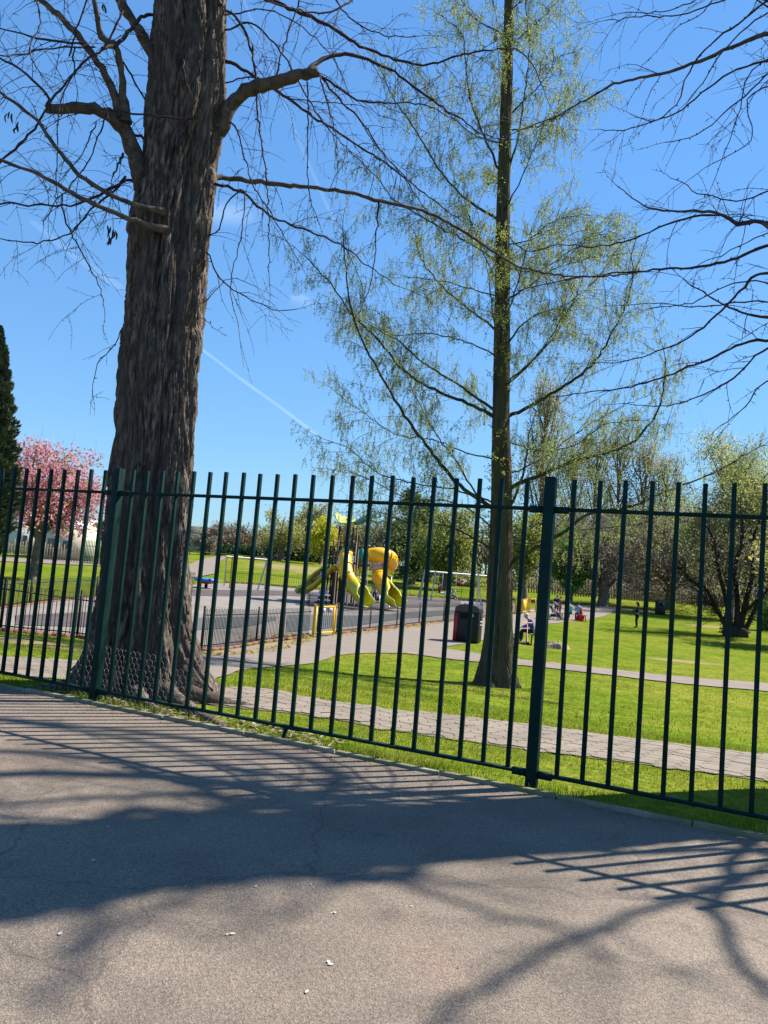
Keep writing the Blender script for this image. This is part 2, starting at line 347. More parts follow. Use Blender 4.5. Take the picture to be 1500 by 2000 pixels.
ribbon('worn_path', [(1195, 1186), (1240, 1190), (1300, 1198)], [(1195, 1190), (1240, 1194), (1300, 1201)], M_path, .03, n=20, m=3, keep=False)
M_earth = mat('dry_turf', (.36, .30, .14), (.22, .25, .07), scale=.6, rough=.95, lo=.4, hi=.6)
ribbon('play_area', [(-150, 1196), (0, 1188), (100, 1176), (187, 1167), (300, 1150), (420, 1140), (464, 1140), (520, 1144), (580, 1150), (700, 1156), (800, 1165), (948, 1174), (1012, 1177)],
       [(-150, 1222), (0, 1233), (100, 1241), (180, 1248), (280, 1272), (390, 1270), (470, 1259), (560, 1249), (605, 1244), (720, 1231), (820, 1220), (940, 1208), (1012, 1197)], M_tarmac, .012, n=90, m=16)
for A, B, mm_ in (([(365, 1151), (450, 1153), (560, 1155), (640, 1160)], [(365, 1164), (450, 1165), (560, 1164), (640, 1168)], M_play_brown),  # darker brown band laid across the tarmac
                 ([(380, 1208), (450, 1206), (540, 1205)], [(380, 1232), (450, 1228), (540, 1212)], M_play_grey),  # darker grey patch laid on the tarmac
                 ([(600, 1158), (700, 1157), (800, 1166), (900, 1172)], [(600, 1186), (700, 1192), (800, 1186), (900, 1184)], M_play_brown),  # dark rubber round the slides
                 ([(560, 1202), (700, 1203), (800, 1196), (900, 1192)], [(560, 1236), (700, 1222), (800, 1208), (900, 1198)], M_play_grey),
                 ([(30, 1203), (100, 1200), (180, 1196)], [(30, 1222), (100, 1224), (180, 1226)], M_play_brown)):
    ribbon('play_surface', A, B, mm_, .03, n=30, m=6, keep=False)

# ------------------------------------------------------------------ grass blades
M_soilpts = [(-2.2, 8.8, 1.25), (2.05, 14.4, .75)]
def blades(name, n, smin, smax, xr, hgt, wid, clump):
    s = smin+(smax-smin)*rng.random(n)**1.25; t = xr[0]+(xr[1]-xr[0])*rng.random(n)
    x = NX*(ND+s)+UX*t; y = NY*(ND+s)+UY*t
    k = (y > 3) & (np.abs(x) < y*.62+1.2)
    f = np.sin(x*2.1+1.3*np.sin(y*1.7))*np.sin(y*2.6+1.1*np.sin(x*1.9)); k &= (rng.random(n) < .62+.38*f)
    for pl in polys: 
        k &= ~inside(pl, x, y)
    for a, b, r in M_soilpts: k &= (x-a)**2+(y-b)**2 > (r*.75)**2
    x, y = x[k], y[k]; n = len(x)
    f2 = .5+.5*np.sin(x*1.2+y*.8)*np.sin(y*1.9-x*.6)
    edge = np.exp(-((NX*x+NY*y-ND)/.25)**2)
    H = hgt*rng.uniform(.4, 1.2, n)*(.6+.7*f2)*(1+.9*edge*clump); z = h(x, y)-.004
    an = rng.random(n)*6.283; le = rng.random(n)*.9*H; la = rng.random(n)*6.283
    wx = np.cos(an)*wid/2*rng.uniform(.6, 1.4, n); wy = np.sin(an)*wid/2
    tip = np.stack([x+np.cos(la)*le, y+np.sin(la)*le, z+H], -1)
    V = np.stack([np.stack([x-wx, y-wy, z], -1), np.stack([x+wx, y+wy, z], -1), tip], 1).reshape(-1, 3)
    mb = MB(); mb.add(V, np.arange(n*3).reshape(-1, 3)); o = mb.build(name, M_blade)
    tag(o, kind='stuff'); return o
blades('grass', 240000, -.09, 6.0, (-11, 9), .045, .007, 1)
blades('grass', 130000, 4.5, 22.0, (-26, 26), .055, .015, 0)

# ------------------------------------------------------------------ main fence
fence = empty('metal_fence', (*fl(-3.6), 0), label='dark green metal railing fence along the road, square posts and upright bars', cat='fence')
FO = np.array([*fl(-3.6), 0])
def fp(t, z, s=0.0): return np.array([*fl(t, s), z])-FO
PT = [-10.302, -5.862, -1.422, 3.018, 7.458]; FH = 2.35
for t in PT:
    mb = MB(); mb.bar(fp(t, -.3), fp(t, FH), .082, .082); mb.bar(fp(t, FH), fp(t, FH+.004), .074, .074)
    p = mb.build('post', M_metal, fence, bevel=.006)
    mb = MB()
    for z in (.115, 2.105):
        for sg in (-1, 1):
            mb.bar(fp(t+sg*.045, z-.005, -.0), fp(t+sg*.15, z-.005, -.0), .05, .05)
            mb.tube([fp(t+sg*.1, z-.005, -.035), fp(t+sg*.1, z-.005, .035)], .011, 6)
    mb.build('bracket', M_metal, fence)
for i in range(len(PT)-1):
    a, b = PT[i]+.043, PT[i+1]-.043
    sag = random.uniform(-.004, .004)
    for nm, z in (('bottom_rail', .115), ('top_rail', 2.105)):
        mb = MB(); pts = [fp(a+(b-a)*u, z+sag*math.sin(math.pi*u)) for u in np.linspace(0, 1, 5)]
        for q in range(4): mb.bar(pts[q], pts[q+1], .048 if nm == 'bottom_rail' else .034, .024 if nm == 'bottom_rail' else .028)
        mb.build(nm, M_metal, fence)
    pitch = 4.44/(24 if i == 2 else 23)
    if i in (0, 1, 2):
        for k in range(1, 23):
            t = PT[i]+pitch*k
            if i == 0 and t < -8.6: continue
            if i == 2 and t > 1.2: continue
            j = random.uniform(-.004, .004); l = random.uniform(-.006, .006)
            mb = MB(); mb.bar(fp(t+j, .127), fp(t+j+l, FH-.015+random.uniform(-.006, .006)), .032, .032)
            mb.build('bar', M_metal, fence, bevel=.003)
mb = MB(); tf = -3.62; mb.bar(fp(tf, -.02, -.02), fp(tf+.02, .10, -.0), .04, .02); mb.bar(fp(tf-.03, .0, -.03), fp(tf+.03, .0, -.03), .04, .012); mb.bar(fp(tf, .104, 0), fp(tf+.16, .104, 0), .05, .02)
mb.build('foot_bracket', M_metal, fence)

# ------------------------------------------------------------------ wire netting on the fence foot
M_wire = mat('wire', (.42, .40, .35), (.3, .27, .22), rough=.5, metal=.3, spec=.5)
mb = MB(); a = .036; wv = a*math.sqrt(3)
seen = set()
for r_ in range(-2, 9):
    for c in range(0, 26):
        cz = .08+r_*a*1.5; ct = -6.25+c*wv+(wv/2 if r_ % 2 else 0)
        if ct > -5.0 and cz > .45: continue
        for q in (0, 1, 2):
            an0 = math.pi/6+q*math.pi/3; an1 = an0+math.pi/3
            pts = []
            for an in (an0, an1):
                tt = ct+a*math.cos(an)*1.0; zz = cz+a*math.sin(an)
                bul = .05+.035*math.sin(tt*5)+max(0, .12-zz)*.0
                pts.append(fp(tt, max(zz, .0), bul)+FO)
            mb.bar(pts[0], pts[1], .0016, .0016)
o = mb.build('wire_netting', M_wire); tag(o, 'rusty hexagonal wire netting tied behind the fence foot beside the big trunk', 'netting')

# ------------------------------------------------------------------ big tree
TY = 8.8
prof = [(-120, 312, 450), (0, 310, 447), (100, 300, 448), (200, 292, 446), (300, 285, 430), (400, 268, 414), (450, 252, 412), (500, 253, 406), (600, 246, 400), (700, 240, 392), (800, 234, 386), (900, 226, 381), (1000, 218, 374), (1100, 207, 374), (1200, 192, 379), (1300, 172, 390), (1345, 160, 404), (1375, 150, 420), (1400, 140, 436)]
cz, ccx, rr = [], [], []
for y, l, r_ in prof:
    a = P(l, y, TY); b = P(r_, y, TY); c = (a+b)/2; cz.append(c[2]); ccx.append(c[0]-.01); rr.append(np.linalg.norm(b-a)/2*.87)
cz = np.array(cz)[::-1]; ccx = np.array(ccx)[::-1]; rr = np.array(rr)[::-1]
TB = np.array([float(np.interp(0, cz, ccx)), TY, -.05])
def vnoise(u, v, seed, pu):
    # smooth value noise, periodic in u with period pu
    r_ = np.random.default_rng(seed); g = r_.random((pu, 600))
    ui = np.floor(u).astype(int); vi = np.floor(v).astype(int); fu = u-ui; fv = v-vi
    fu = fu*fu*(3-2*fu); fv = fv*fv*(3-2*fv)
    a = g[ui % pu, vi % 600]; b = g[(ui+1) % pu, vi % 600]; c = g[ui % pu, (vi+1) % 600]; d = g[(ui+1) % pu, (vi+1) % 600]
    return (a*(1-fu)+b*fu)*(1-fv)+(c*(1-fu)+d*fu)*fv
def bark_trunk(centers, radii, zs, nth, lobes, ridge, seed, base_z, flute=.0):
    # ridged bark: value noise stretched along the trunk, warped
    nz = len(zs); th = np.linspace(0, 2*math.pi, nth+1)[None]; z = np.asarray(zs)[:, None]
    u = th/(2*math.pi)
    warp = .8*(vnoise(u*6, z*1.1+5, seed+9, 6)-.5)
    def lay(pu, vz, sd, wp): return vnoise((u*pu+warp*wp) % pu, z*vz+11+0*u, sd, pu)
    n1 = lay(20, .9, seed, 2); n2 = lay(44, 1.8, seed+1, 4); n3 = lay(96, 4, seed+2, 8); n0 = lay(9, .7, seed+3, 1)
    rg = lambda q: np.clip(np.abs(q-.5)*3.4, 0, 1)**.6
    n4 = lay(180, 9, seed+4, 8); rid = rg(n1)*.75+rg(n2)*.6+rg(n3)*.35+n4*.18-.25
    big = n0-.5
    Rr = np.asarray(radii)[:, None]
    lob = np.zeros_like(rid)
    for an, amp, wd in lobes:
        d = np.angle(np.exp(1j*(th-an+.25*(vnoise(z*.8+an*3+0*u, z*0+2, seed+5, 600)-.5))))
        fall = np.exp(-(z-base_z)/.42)
        lob += (amp*fall+flute*(.6+.4*fall))*np.exp(-(d/wd)**2)
    r_ = Rr*(1+.12*big+lob-flute*.5)+(rid-.7)*ridge*np.minimum(1, Rr/.3)
    C = np.asarray(centers)
    V = np.stack([C[:, 0:1]+r_*np.cos(th), C[:, 1:2]+r_*np.sin(th), C[:, 2:3]+0*th], -1)
    return V
big = empty('big_tree', TB, label='massive bare tree with deeply ridged brown bark rising just behind the fence at left', cat='tree')
zs = np.concatenate([np.linspace(-.15, 1.2, 110), np.linspace(1.2, cz[-1], 420)[1:]])
cen = np.stack([np.interp(zs, cz, ccx), np.full(len(zs), TY), zs], -1); rad = np.interp(zs, cz, rr)
rad = np.where(zs < .55, np.interp(.55, cz, rr)+(.55-zs)*.12, rad)
V = bark_trunk(cen, rad, zs, 460, [(-2.75, .42, .3), (-1.95, .12, .3), (-1.15, .3, .3), (-.35, .7, .28), (.7, .5, .4), (1.7, .5, .4), (2.6, .5, .4)], .075, 3, 0.0, flute=.10)
th_ = np.linspace(0, 2*math.pi, 461)[None]; zg = zs[:, None]; gc = -1.32+.07*zg+.05*np.sin(zg*1.7); dl = np.angle(np.exp(1j*(th_-gc)))
gm = (-.20*np.exp(-(dl/.13)**2)+.07*np.exp(-((dl-.38)/.22)**2))*(rad[:, None])
for g0, sl, wd_, dp, ph_ in ((-1.72, .03, .07, .15, 1.1), (-2.25, -.02, .08, .13, 2.3), (-.72, .05, .07, .14, .3), (-2.7, .03, .09, .12, 4.0), (-.2, -.04, .08, .14, 5.0), (-1.98, .05, .05, .10, 3.0)):
    d2 = np.angle(np.exp(1j*(th_-(g0+sl*zg+.07*np.sin(zg*1.3+ph_)+.02*np.sin(zg*7+ph_)))))
    gm = gm-dp*np.exp(-(d2/wd_)**2)*rad[:, None]*(.55+.45*np.sin(zg*.9+ph_*2))
V[..., 0] += gm*np.cos(th_); V[..., 1] += gm*np.sin(th_)
sd_ = NX*V[..., 0]+NY*V[..., 1]-ND; pu = np.where(sd_ < .10, (.10-sd_)*.92, 0); V[..., 0] += NX*pu; V[..., 1] += NY*pu
mb = MB(); mb.grid(V-TB)
nzv, ntv = V.shape[0], V.shape[1]-1; CC = cen[:, None, :2]
OUT = V.copy(); OUT[..., 2] = 0; OUT[..., :2] -= CC; OUT /= (np.linalg.norm(OUT, axis=2, keepdims=True)+1e-6)
for k in range(5200):      # peeling fibrous strips of bark
    L = int(rng.integers(10, 46)); i0 = int(rng.integers(2, nzv-L-2)); j = int(rng.integers(0, ntv)); wd_ = int(rng.integers(1, 4)); dr = rng.normal()*.09; ii = np.arange(i0, i0+L, 3); u = (ii-i0)/L
    jj = (j+dr*(ii-i0)+1.2*np.sin(u*6+k)).astype(int); of = (.002+rng.uniform(.002, .013)*np.abs(2*u-1)**2+rng.uniform(0, .010))
    wl = np.maximum(1, (wd_*np.sin(np.pi*np.clip(u, .08, .92))+.6)).astype(int); base_ = OUT[ii, jj % ntv]*of[:, None]
    a_ = V[ii, (jj-wl) % ntv]-TB+base_*.3; b_ = V[ii, jj % ntv]-TB+base_+OUT[ii, jj % ntv]*.006; c_ = V[ii, (jj+wl) % ntv]-TB+base_*.3
    mb.grid(np.stack([a_, b_, c_], 1))
mb.build('trunk', M_bark, big, smooth=True)
# surface roots
def root(pts, r0):
    p = spline([np.array([x, y, z]) for x, y, z in pts], 16)-TB
    mb = MB(); mb.tube(p, np.linspace(r0, .015, 16)*(1+.2*rng.normal(size=16)*.5), 9); mb.build('root', M_bark, big, smooth=True)
bx = TB[0]
root([(bx+.35, 8.3, .12), (bx+.75, 7.75, .02), (bx+1.1, 7.35, -.01), (bx+1.5, 6.95, -.05)], .11)
root([(bx+.1, 8.2, .08), (bx+.3, 7.85, .01), (bx+.55, 7.6, -.01), (bx+.85, 7.35, -.04)], .09)
root([(bx-.3, 8.5, .1), (bx-.55, 8.4, .04), (bx-.9, 8.35, 0), (bx-1.2, 8.4, -.05)], .12)
root([(bx+.4, 8.5, .1), (bx+.9, 8.4, 0.0), (bx+1.4, 8.5, -.08), (bx+1.8, 8.7, -.16)], .12)

def unit(v): return v/(np.linalg.norm(v)+1e-9)
def twig(mb, p0, d, L, r0, droop, kink, depth_, sides=3, spur=True, rate=5.0):
    n = max(3, int(L/.09)+1); st = L/n; pts = [p0]; d = unit(d)
    for i in range(n):
        d = unit(d+np.array([0, 0, -droop*st])+rng.normal(size=3)*kink*math.sqrt(st)); pts.append(pts[-1]+d*st)
    pts = np.array(pts); rad_ = np.linspace(r0, max(.0016, r0*.35), len(pts))
    mb.tube(pts, rad_, sides, cap=False)
    if spur:
        for i in range(1, len(pts)-1):
            if rng.random() < .55:
                q = unit(rng.normal(size=3)); mb.tube([pts[i], pts[i]+q*rng.uniform(.012, .03)], [r0*.9+.0015, .0015], 3, cap=False)
    if depth_ > 0:
        for k in range(rng.poisson(L*rate)):
            i = rng.integers(1, len(pts)-1) if len(pts) > 2 else 1
            dd = unit(unit(pts[min(i+1, len(pts)-1)]-pts[i-1])*.7+rng.normal(size=3)*.7)
            twig(mb, pts[i], dd, L*rng.uniform(.18, .5), max(.0022, r0*.6), droop*1.1, kink, depth_-1, sides, spur, rate*1.1)
    return pts
BR = []
def branch(tree, org, pix, Y0, Y1, r0, r1, ntw=14, tl=(.3, .9), droop=1.2, sides=8, mt=None, mtw=None, name='branch', blunt=False, spur=True, depth_=1, kn=.02, tk=.4, rate=4.2, axis_=None):
    n = len(pix)
    pts = np.array([P(x, y, Y0+(Y1-Y0)*(i/(n-1))) for i, (x, y) in enumerate(pix)])
    if axis_ is not None:      # carry the branch back to the trunk it grows from
        q0 = pts[0]; dd = np.linalg.norm(q0[:2]-axis_[:2]); tz_ = max(1.2, q0[2]-.45*dd); t0 = np.array([axis_[0]+.02*tz_, axis_[1], tz_]); od = (q0-t0)*np.array([1, 1, 0]); od /= np.linalg.norm(od)
        pts = np.concatenate([[t0+od*.30, (t0+q0)/2+np.array([0, 0, .06])], pts])
    L = np.linalg.norm(np.diff(pts, axis=0), axis=1).sum()
    m = max(8, int(L/.07)); c = spline(pts, m)
    c[1:-1] += rng.normal(size=(m-2, 3))*kn*.35
    ra = r0+(r1-r0)*np.linspace(0, 1, m)**.8; ra = ra*(1+.08*rng.normal(size=m)); u_ = np.linspace(0, 1, m); ra = ra*(1+.75*np.exp(-u_*L/.10)) if r0 > .03 else ra
    mb = MB(); mb.tube(c-org, ra, sides)
    if spur:
        for i in range(1, m-1):
            if rng.random() < .5:
                q = unit(rng.normal(size=3)); mb.tube([c[i]-org, c[i]-org+q*(ra[i]+rng.uniform(.01, .03))], [.006+ra[i]*.3, .003], 4, cap=False)
    o = mb.build(name, mt or (M_limb if r0 > .03 else M_twig), tree, smooth=True)
    tm = MB()
    for k in range(int(ntw*.72)):
        i = int(m*(.12+.86*rng.random())); i = min(max(i, 1), m-1)
        td = unit(c[i]-c[i-1]); dd = unit(td*.6+unit(rng.normal(size=3))*.8)
        twig(tm, c[i]-org, dd, rng.uniform(*tl), max(.0028, min(.005, ra[i]*.5)), droop, tk, depth_, spur=spur, rate=rate)
    if not blunt: twig(tm, c[-1]-org, unit(c[-1]-c[-2]), rng.uniform(*tl), max(.003, r1*.8), droop*.5, tk, depth_, spur=spur, rate=rate)
    if tm.n: tm.build('twigs', mtw or M_twig, o)
    return c
def B(pix, r0, r1, y1=None, ntw=14, blunt=False, y0=None, tl=(.3, .9), droop=1.2):
    x0, yy0 = pix[0]; pc = np.interp(yy0, [q[0] for q in prof], [(q[1]+q[2])/2 for q in prof])
    if y0 is None and 40 < abs(x0-pc) < 105: pix = [(pc+(x0-pc)*.45, yy0+6)]+pix
    return branch(big, TB, pix, TY if y0 is None else y0, TY+(y1 or 0), r0, r1, ntw, blunt=blunt, tl=tl, droop=droop)
B([(318, 150), (299, 107), (265, 50), (233, 0), (205, -70)], .075, .055, -.3, 8)
B([(292, 385), (280, 365), (262, 300), (240, 250), (215, 225), (182, 213), (135, 212), (90, 210)], .125, .05, -.6, 14, blunt=True)
B([(245, 240), (240, 170), (233, 117), (225, 90), (200, 75), (190, 35), (178, -20)], .05, .026, -.9, 12, y0=TY-.35)
B([(238, 232), (215, 165), (168, 89), (117, 33), (75, -5), (30, -50)], .048, .028, -.7, 14, y0=TY-.35)
B([(200, 95), (232, 85), (252, 61), (270, 40), (290, 28), (318, 31)], .022, .02, .0, 4, y0=TY-.9)
B([(322, 415), (300, 409), (270, 401), (200, 373), (154, 340), (107, 285), (70, 233), (0, 180), (-70, 120)], .032, .012, -1.2, 22, y0=TY-.42)
B([(330, 452), (290, 440), (233, 420), (159, 387), (93, 350), (0, 313), (-80, 290)], .038, .012, -1.3, 22, y0=TY-.4)
B([(262, 350), (224, 364), (173, 392), (120, 402), (75, 401), (0, 397), (-70, 400)], .018, .009, -.6, 16)
B([(245, 345), (225, 372), (180, 405), (140, 455), (70, 474), (0, 466)], .014, .006, -.9, 14)
B([(90, 208), (98, 200), (56, 149), (0, 112), (-50, 90)], .018, .009, -.9, 9, y0=TY-.6)
B([(-20, 335), (70, 247), (98, 200), (177, 112), (200, 93), (240, 20)], .013, .011, -1.0, 14, y0=TY-.7)
B([(168, 92), (159, 86), (93, 79), (0, 56), (-50, 50)], .014, .006, -1.1, 10, y0=TY-.7)
B([(186, 92), (93, 95), (40, 107), (0, 108)], .010, .006, -1.3, 7, y0=TY-.7)
B([(121, 380), (130, 440), (149, 471), (177, 527), (195, 560), (200, 588), (205, 616)], .010, .004, -1.0, 9, y0=TY-.6)
B([(243, 639), (225, 670), (200, 700), (182, 737), (180, 775)], .008, .003, -.2, 6, tl=(.1, .4))
B([(135, 110), (150, 60), (178, -30)], .010, .008, -1.0, 6, y0=TY-.6)
B([(146, 95), (140, 150), (120, 190), (112, 300), (108, 420)], .009, .004, -1.2, 10, y0=TY-.7)
B([(210, 215), (170, 320), (105, 400), (85, 440)], .010, .004, -1.0, 10, y0=TY-.5)
B([(188, 240), (160, 300), (120, 350)], .008, .004, -.9, 6, y0=TY-.5)
B([(240, 120), (270, 170), (290, 205), (300, 260)], .012, .006, .2, 6, y0=TY-.4)
B([(255, 265), (275, 268), (295, 285)], .02, .012, .1, 2)
B([(240, 300), (232, 320), (220, 345)], .016, .008, -.4, 3)
B([(60, -20), (80, 40), (60, 100), (90, 160)], .010, .005, -1.4, 8, y0=TY-1.0)
B([(430, 10), (412, -30), (395, -60)], .03, .02, -.4, 2, y0=TY-.35)
B([(330, 70), (352, 100), (362, 150), (375, 190)], .011, .006, -.55, 5, y0=TY-.42, tl=(.1, .3))
B([(378, 230), (356, 238), (352, 300), (352, 340), (335, 370)], .010, .005, -.5, 4, y0=TY-.48, tl=(.1, .3))
B([(376, 232), (330, 228), (270, 222), (215, 216)], .014, .01, -.7, 5, y0=TY-.45)
B([(262, 402), (268, 385), (270, 368)], .035, .03, -.3, 1, blunt=True)
# right hand side
B([(432, 250), (448, 212), (470, 188), (490, 175), (520, 165), (560, 153), (590, 147), (621, 141)], .095, .062, -.4, 12, blunt=True)
B([(597, 140), (620, 122), (653, 107), (700, 110), (745, 128), (790, 155), (850, 200), (900, 232), (940, 260), (985, 272)], .03, .006, .8, 22, y0=TY-.4)
B([(412, 349), (430, 347), (513, 357), (600, 366), (700, 380), (750, 395), (835, 415), (925, 465), (1000, 515), (1080, 535), (1150, 540), (1260, 530)], .034, .008, 1.2, 30)
B([(739, 393), (737, 440), (735, 475), (725, 550), (712, 590), (700, 612)], .012, .004, .6, 8, y0=TY+.55, tl=(.1, .4))
B([(406, 359), (467, 373), (527, 420), (607, 453), (660, 475), (720, 520), (780, 560)], .022, .005, .2, 20)
B([(434, 19), (476, 56), (495, 117), (504, 233), (518, 327), (525, 420), (525, 532)], .018, .005, -.5, 18)
B([(446, 121), (480, 140), (513, 159), (607, 224), (700, 285), (760, 325), (820, 372), (900, 430)], .024, .006, .6, 24)
B([(495, -10), (583, 23), (630, 45), (710, 90), (775, 117), (830, 127), (900, 107), (975, 97), (1010, 97), (1040, 125), (1060, 170)], .026, .006, .6, 26, y0=TY-.2)
B([(700, -10), (653, 22), (600, 24), (560, 15), (504, -5)], .014, .008, -.5, 10, y0=TY+.3)
B([(537, 159), (560, 70), (588, -10)], .011, .009, -.2, 8, y0=TY-.3)
B([(621, 141), (640, 200), (655, 260), (660, 330)], .010, .004, -.8, 9, y0=TY-.5)
B([(600, 160), (602, 240), (600, 300), (610, 400), (625, 440)], .010, .004, -.3, 9, y0=TY-.4)
B([(448, 235), (475, 300), (490, 350), (530, 420), (560, 470), (590, 520)], .012, .004, -.5, 12)
B([(405, 495), (420, 530), (448, 560), (500, 590), (537, 605), (583, 603)], .012, .004, -.1, 10)
B([(404, 460), (425, 450), (440, 400), (472, 370), (474, 440), (450, 570), (466, 640)], .010, .004, -.4, 10)
B([(395, 620), (410, 632), (425, 645)], .006, .003, -.2, 2, tl=(.08, .2))
B([(400, 590), (420, 565), (450, 545), (500, 560)], .007, .003, -.1, 6, tl=(.1, .4))
B([(621, 145), (700, 195), (760, 200), (830, 205), (900, 240)], .016, .005, .5, 16, y0=TY-.4)
B([(621, 141), (660, 190), (700, 230), (750, 300), (800, 360), (850, 440)], .014, .005, .7, 16, y0=TY-.4)
B([(440, 60), (480, 45), (540, 90), (600, 190), (640, 250), (700, 310)], .014, .005, -.3, 14)
B([(450, 160), (490, 150), (560, 190), (640, 200), (700, 205)], .010, .005, .3, 12)
B([(440, 30), (520, 20), (600, 60), (660, 130), (690, 200)], .012, .004, .6, 14)
B([(640, -20), (690, 40), (760, 70), (820, 70)], .012, .005, .5, 12, y0=TY+.4)
# dry seed pods caught in the twigs
for i, (x, y) in enumerate(((438, 12), (205, 10), (210, 440), (225, 450), (218, 460), (20, 225), (32, 240), (500, 85))):
    c = P(x, y, TY-.6)-TB; mb = MB()
    for q in range(3):
        a = c+rng.normal(size=3)*.02; b = a+np.array([rng.normal()*.02, rng.normal()*.02, -.10]); m_ = (a+b)/2+rng.normal(size=3)*.012
        mb.tube(spline([a, m_, b], 6), [.003, .009, .011, .01, .008, .002], 4)
    mb.build('seed_pod', M_twig, big)

# ------------------------------------------------------------------ tree out of frame at right whose boughs reach in and shade the road
RB = np.array([4.95, 6.85, -.05])
rt = empty('overhanging_tree', RB, label='bare tree beyond the right edge whose twiggy branches hang across the top right sky', cat='tree')
zs = np.concatenate([np.linspace(-.1, 1, 30), np.linspace(1, 11, 160)[1:]])
cen = np.stack([RB[0]+.02*zs, np.full(len(zs), RB[1]), zs], -1); rad = np.interp(zs, [0, .6, 3, 11], [.66, .52, .50, .44])
V = bark_trunk(cen, rad, zs, 120, [(-2.2, .5, .35), (-.9, .5, .35), (.4, .5, .35), (1.8, .5, .35)], .05, 21, 0.0, flute=.1)
mb = MB(); mb.grid(V-RB); mb.build('trunk', M_bark, rt, smooth=True)
def Q(pix, r0, r1, y0=7.0, y1=8.0, ntw=16, zo=None):
    return branch(rt, RB, pix, y0, y1, r0*1.35, r1, int(ntw*1.15), tl=(.2, .75), droop=.9, kn=.015, rate=4.5, axis_=RB)
sc = lambda L: [(1150+x/2.5, y/2.5) for x, y in L]
Q(sc([(875, 165), (700, 230), (540, 300), (370, 355), (240, 385), (120, 410), (0, 480)])+[(1090, 225), (1040, 245), (1000, 262)], .026, .005, 6.8, 8.2, 26)
Q(sc([(875, 5), (720, 120), (560, 250), (480, 370), (430, 500), (330, 590), (200, 555)]), .016, .004, 6.8, 7.4, 16)
Q(sc([(875, 60), (740, 160), (640, 270), (560, 400), (480, 500)]), .012, .004, 6.7, 7.0, 12)
Q(sc([(875, 300), (700, 350), (580, 430), (450, 540), (330, 590), (160, 635), (60, 632)]), .014, .004, 6.9, 7.9, 18)
Q(sc([(875, 360), (760, 470), (650, 560), (600, 610), (500, 670), (370, 695)]), .012, .004, 6.8, 7.3, 14)
Q(sc([(875, 290), (810, 330), (740, 530), (680, 700), (640, 810), (600, 910)]), .010, .003, 6.9, 7.3, 12)
Q(sc([(860, 430), (785, 470), (790, 690), (720, 740), (560, 820), (500, 870)]), .010, .003, 6.7, 7.1, 12)
Q(sc([(875, 1105), (820, 1080), (740, 1095), (650, 1045), (450, 1030), (300, 1020), (220, 970), (130, 900)]), .028, .004, 6.8, 7.9, 24)
Q(sc([(830, 1085), (740, 1095), (650, 1050), (500, 1060), (370, 1100), (210, 1170), (0, 1205)])+[(1100, 478), (1040, 490)], .018, .004, 6.9, 8.3, 18)
Q(sc([(875, 1200), (700, 1270), (550, 1300), (300, 1320), (0, 1350)])+[(1080, 552), (1000, 570)], .018, .004, 6.9, 8.6, 18)
Q(sc([(875, 1140), (760, 1190), (640, 1250), (540, 1290)]), .010, .004, 6.9, 7.3, 10)
Q(sc([(875, 1550), (760, 1530), (660, 1490), (560, 1430), (460, 1360)]), .022, .005, 6.9, 7.6, 12)
Q(sc([(800, 1350), (760, 1400), (660, 1500), (580, 1580), (450, 1670), (300, 1730), (180, 1760), (60, 1770)]), .018, .004, 6.9, 8.0, 18)
Q(sc([(875, 1660), (740, 1680), (600, 1750), (420, 1820), (200, 1890), (0, 1915)])+[(1080, 775)], .017, .004, 7.0, 8.4, 18)
Q(sc([(875, 1700), (700, 1850), (550, 1930), (400, 1980), (160, 1970)]), .014, .004, 6.9, 8.2, 16)
Q(sc([(875, 930), (760, 980), (600, 960), (520, 940), (450, 880), (400, 870)]), .012, .004, 6.9, 7.3, 14)
Q(sc([(875, 1380), (760, 1370), (600, 1430), (500, 1480), (330, 1500)]), .010, .004, 7.0, 7.8, 12)
Q(sc([(875, 1470), (700, 1480), (500, 1500), (370, 1480), (150, 1490)]), .010, .004, 7.0, 8.0, 12)
Q(sc([(700, -30), (650, 0), (520, 50), (380, 80), (260, 80), (80, 100)]), .012, .004, 6.8, 7.6, 14)
Q(sc([(600, -50), (520, 0), (400, 50), (180, 60)]), .010, .004, 6.8, 7.4, 10)
Q(sc([(600, 0), (560, 60), (430, 130), (360, 215)]), .009, .003, 6.8, 7.2, 8)
Q(sc([(875, 1860), (820, 1900), (760, 1990), (640, 2080)]), .010, .004, 6.9, 7.4, 8)
# boughs above and in front of the camera: their shadows cross the road
def sdir(px, py, z):
    z = z*1.3
    g = G(px, py); L = z/math.tan(ELEV); return np.array([g[0]+SX*L, g[1]+SY*L, z])
def bough(pts, r0, r1, ntw=18, tl=(.4, 1.2)):
    c = spline(np.array(pts), 46); c[1:-1] += rng.normal(size=(44, 3))*.02
    ra = np.linspace(r0, r1, 46)
    mb = MB(); mb.tube(c-RB, ra, 8); o = mb.build('branch', M_limb, rt, smooth=True); tm = MB()
    for k in range(ntw):
        i = 6+int(39*rng.random()); twig(tm, c[i]-RB, unit(unit(c[i]-c[i-1])*.6+unit(rng.normal(size=3))*.8), rng.uniform(*tl), .009, .8, .5, 2, spur=False, rate=3.0)
    tm.build('twigs', M_twig, o)
tp = lambda z: np.array([RB[0]+.02*z, RB[1], z])
bough([tp(5.2), tp(5.6)+[-.5, -.6, .3], sdir(560, 1640, 6.6), sdir(700, 1700, 6.6), sdir(850, 1750, 6.7), sdir(1000, 1795, 6.7), sdir(1130, 1835, 6.8), sdir(1180, 1880, 6.9)][0:1]+[tp(5.6)+[-.3, -.3, .3], sdir(1500, 1700, 5.9), sdir(1370, 1750, 6.1), sdir(1240, 1795, 6.3), sdir(1110, 1840, 6.5), sdir(980, 1910, 6.7), sdir(880, 1995, 6.9), sdir(800, 2080, 7.0)], .055, .03, 26)
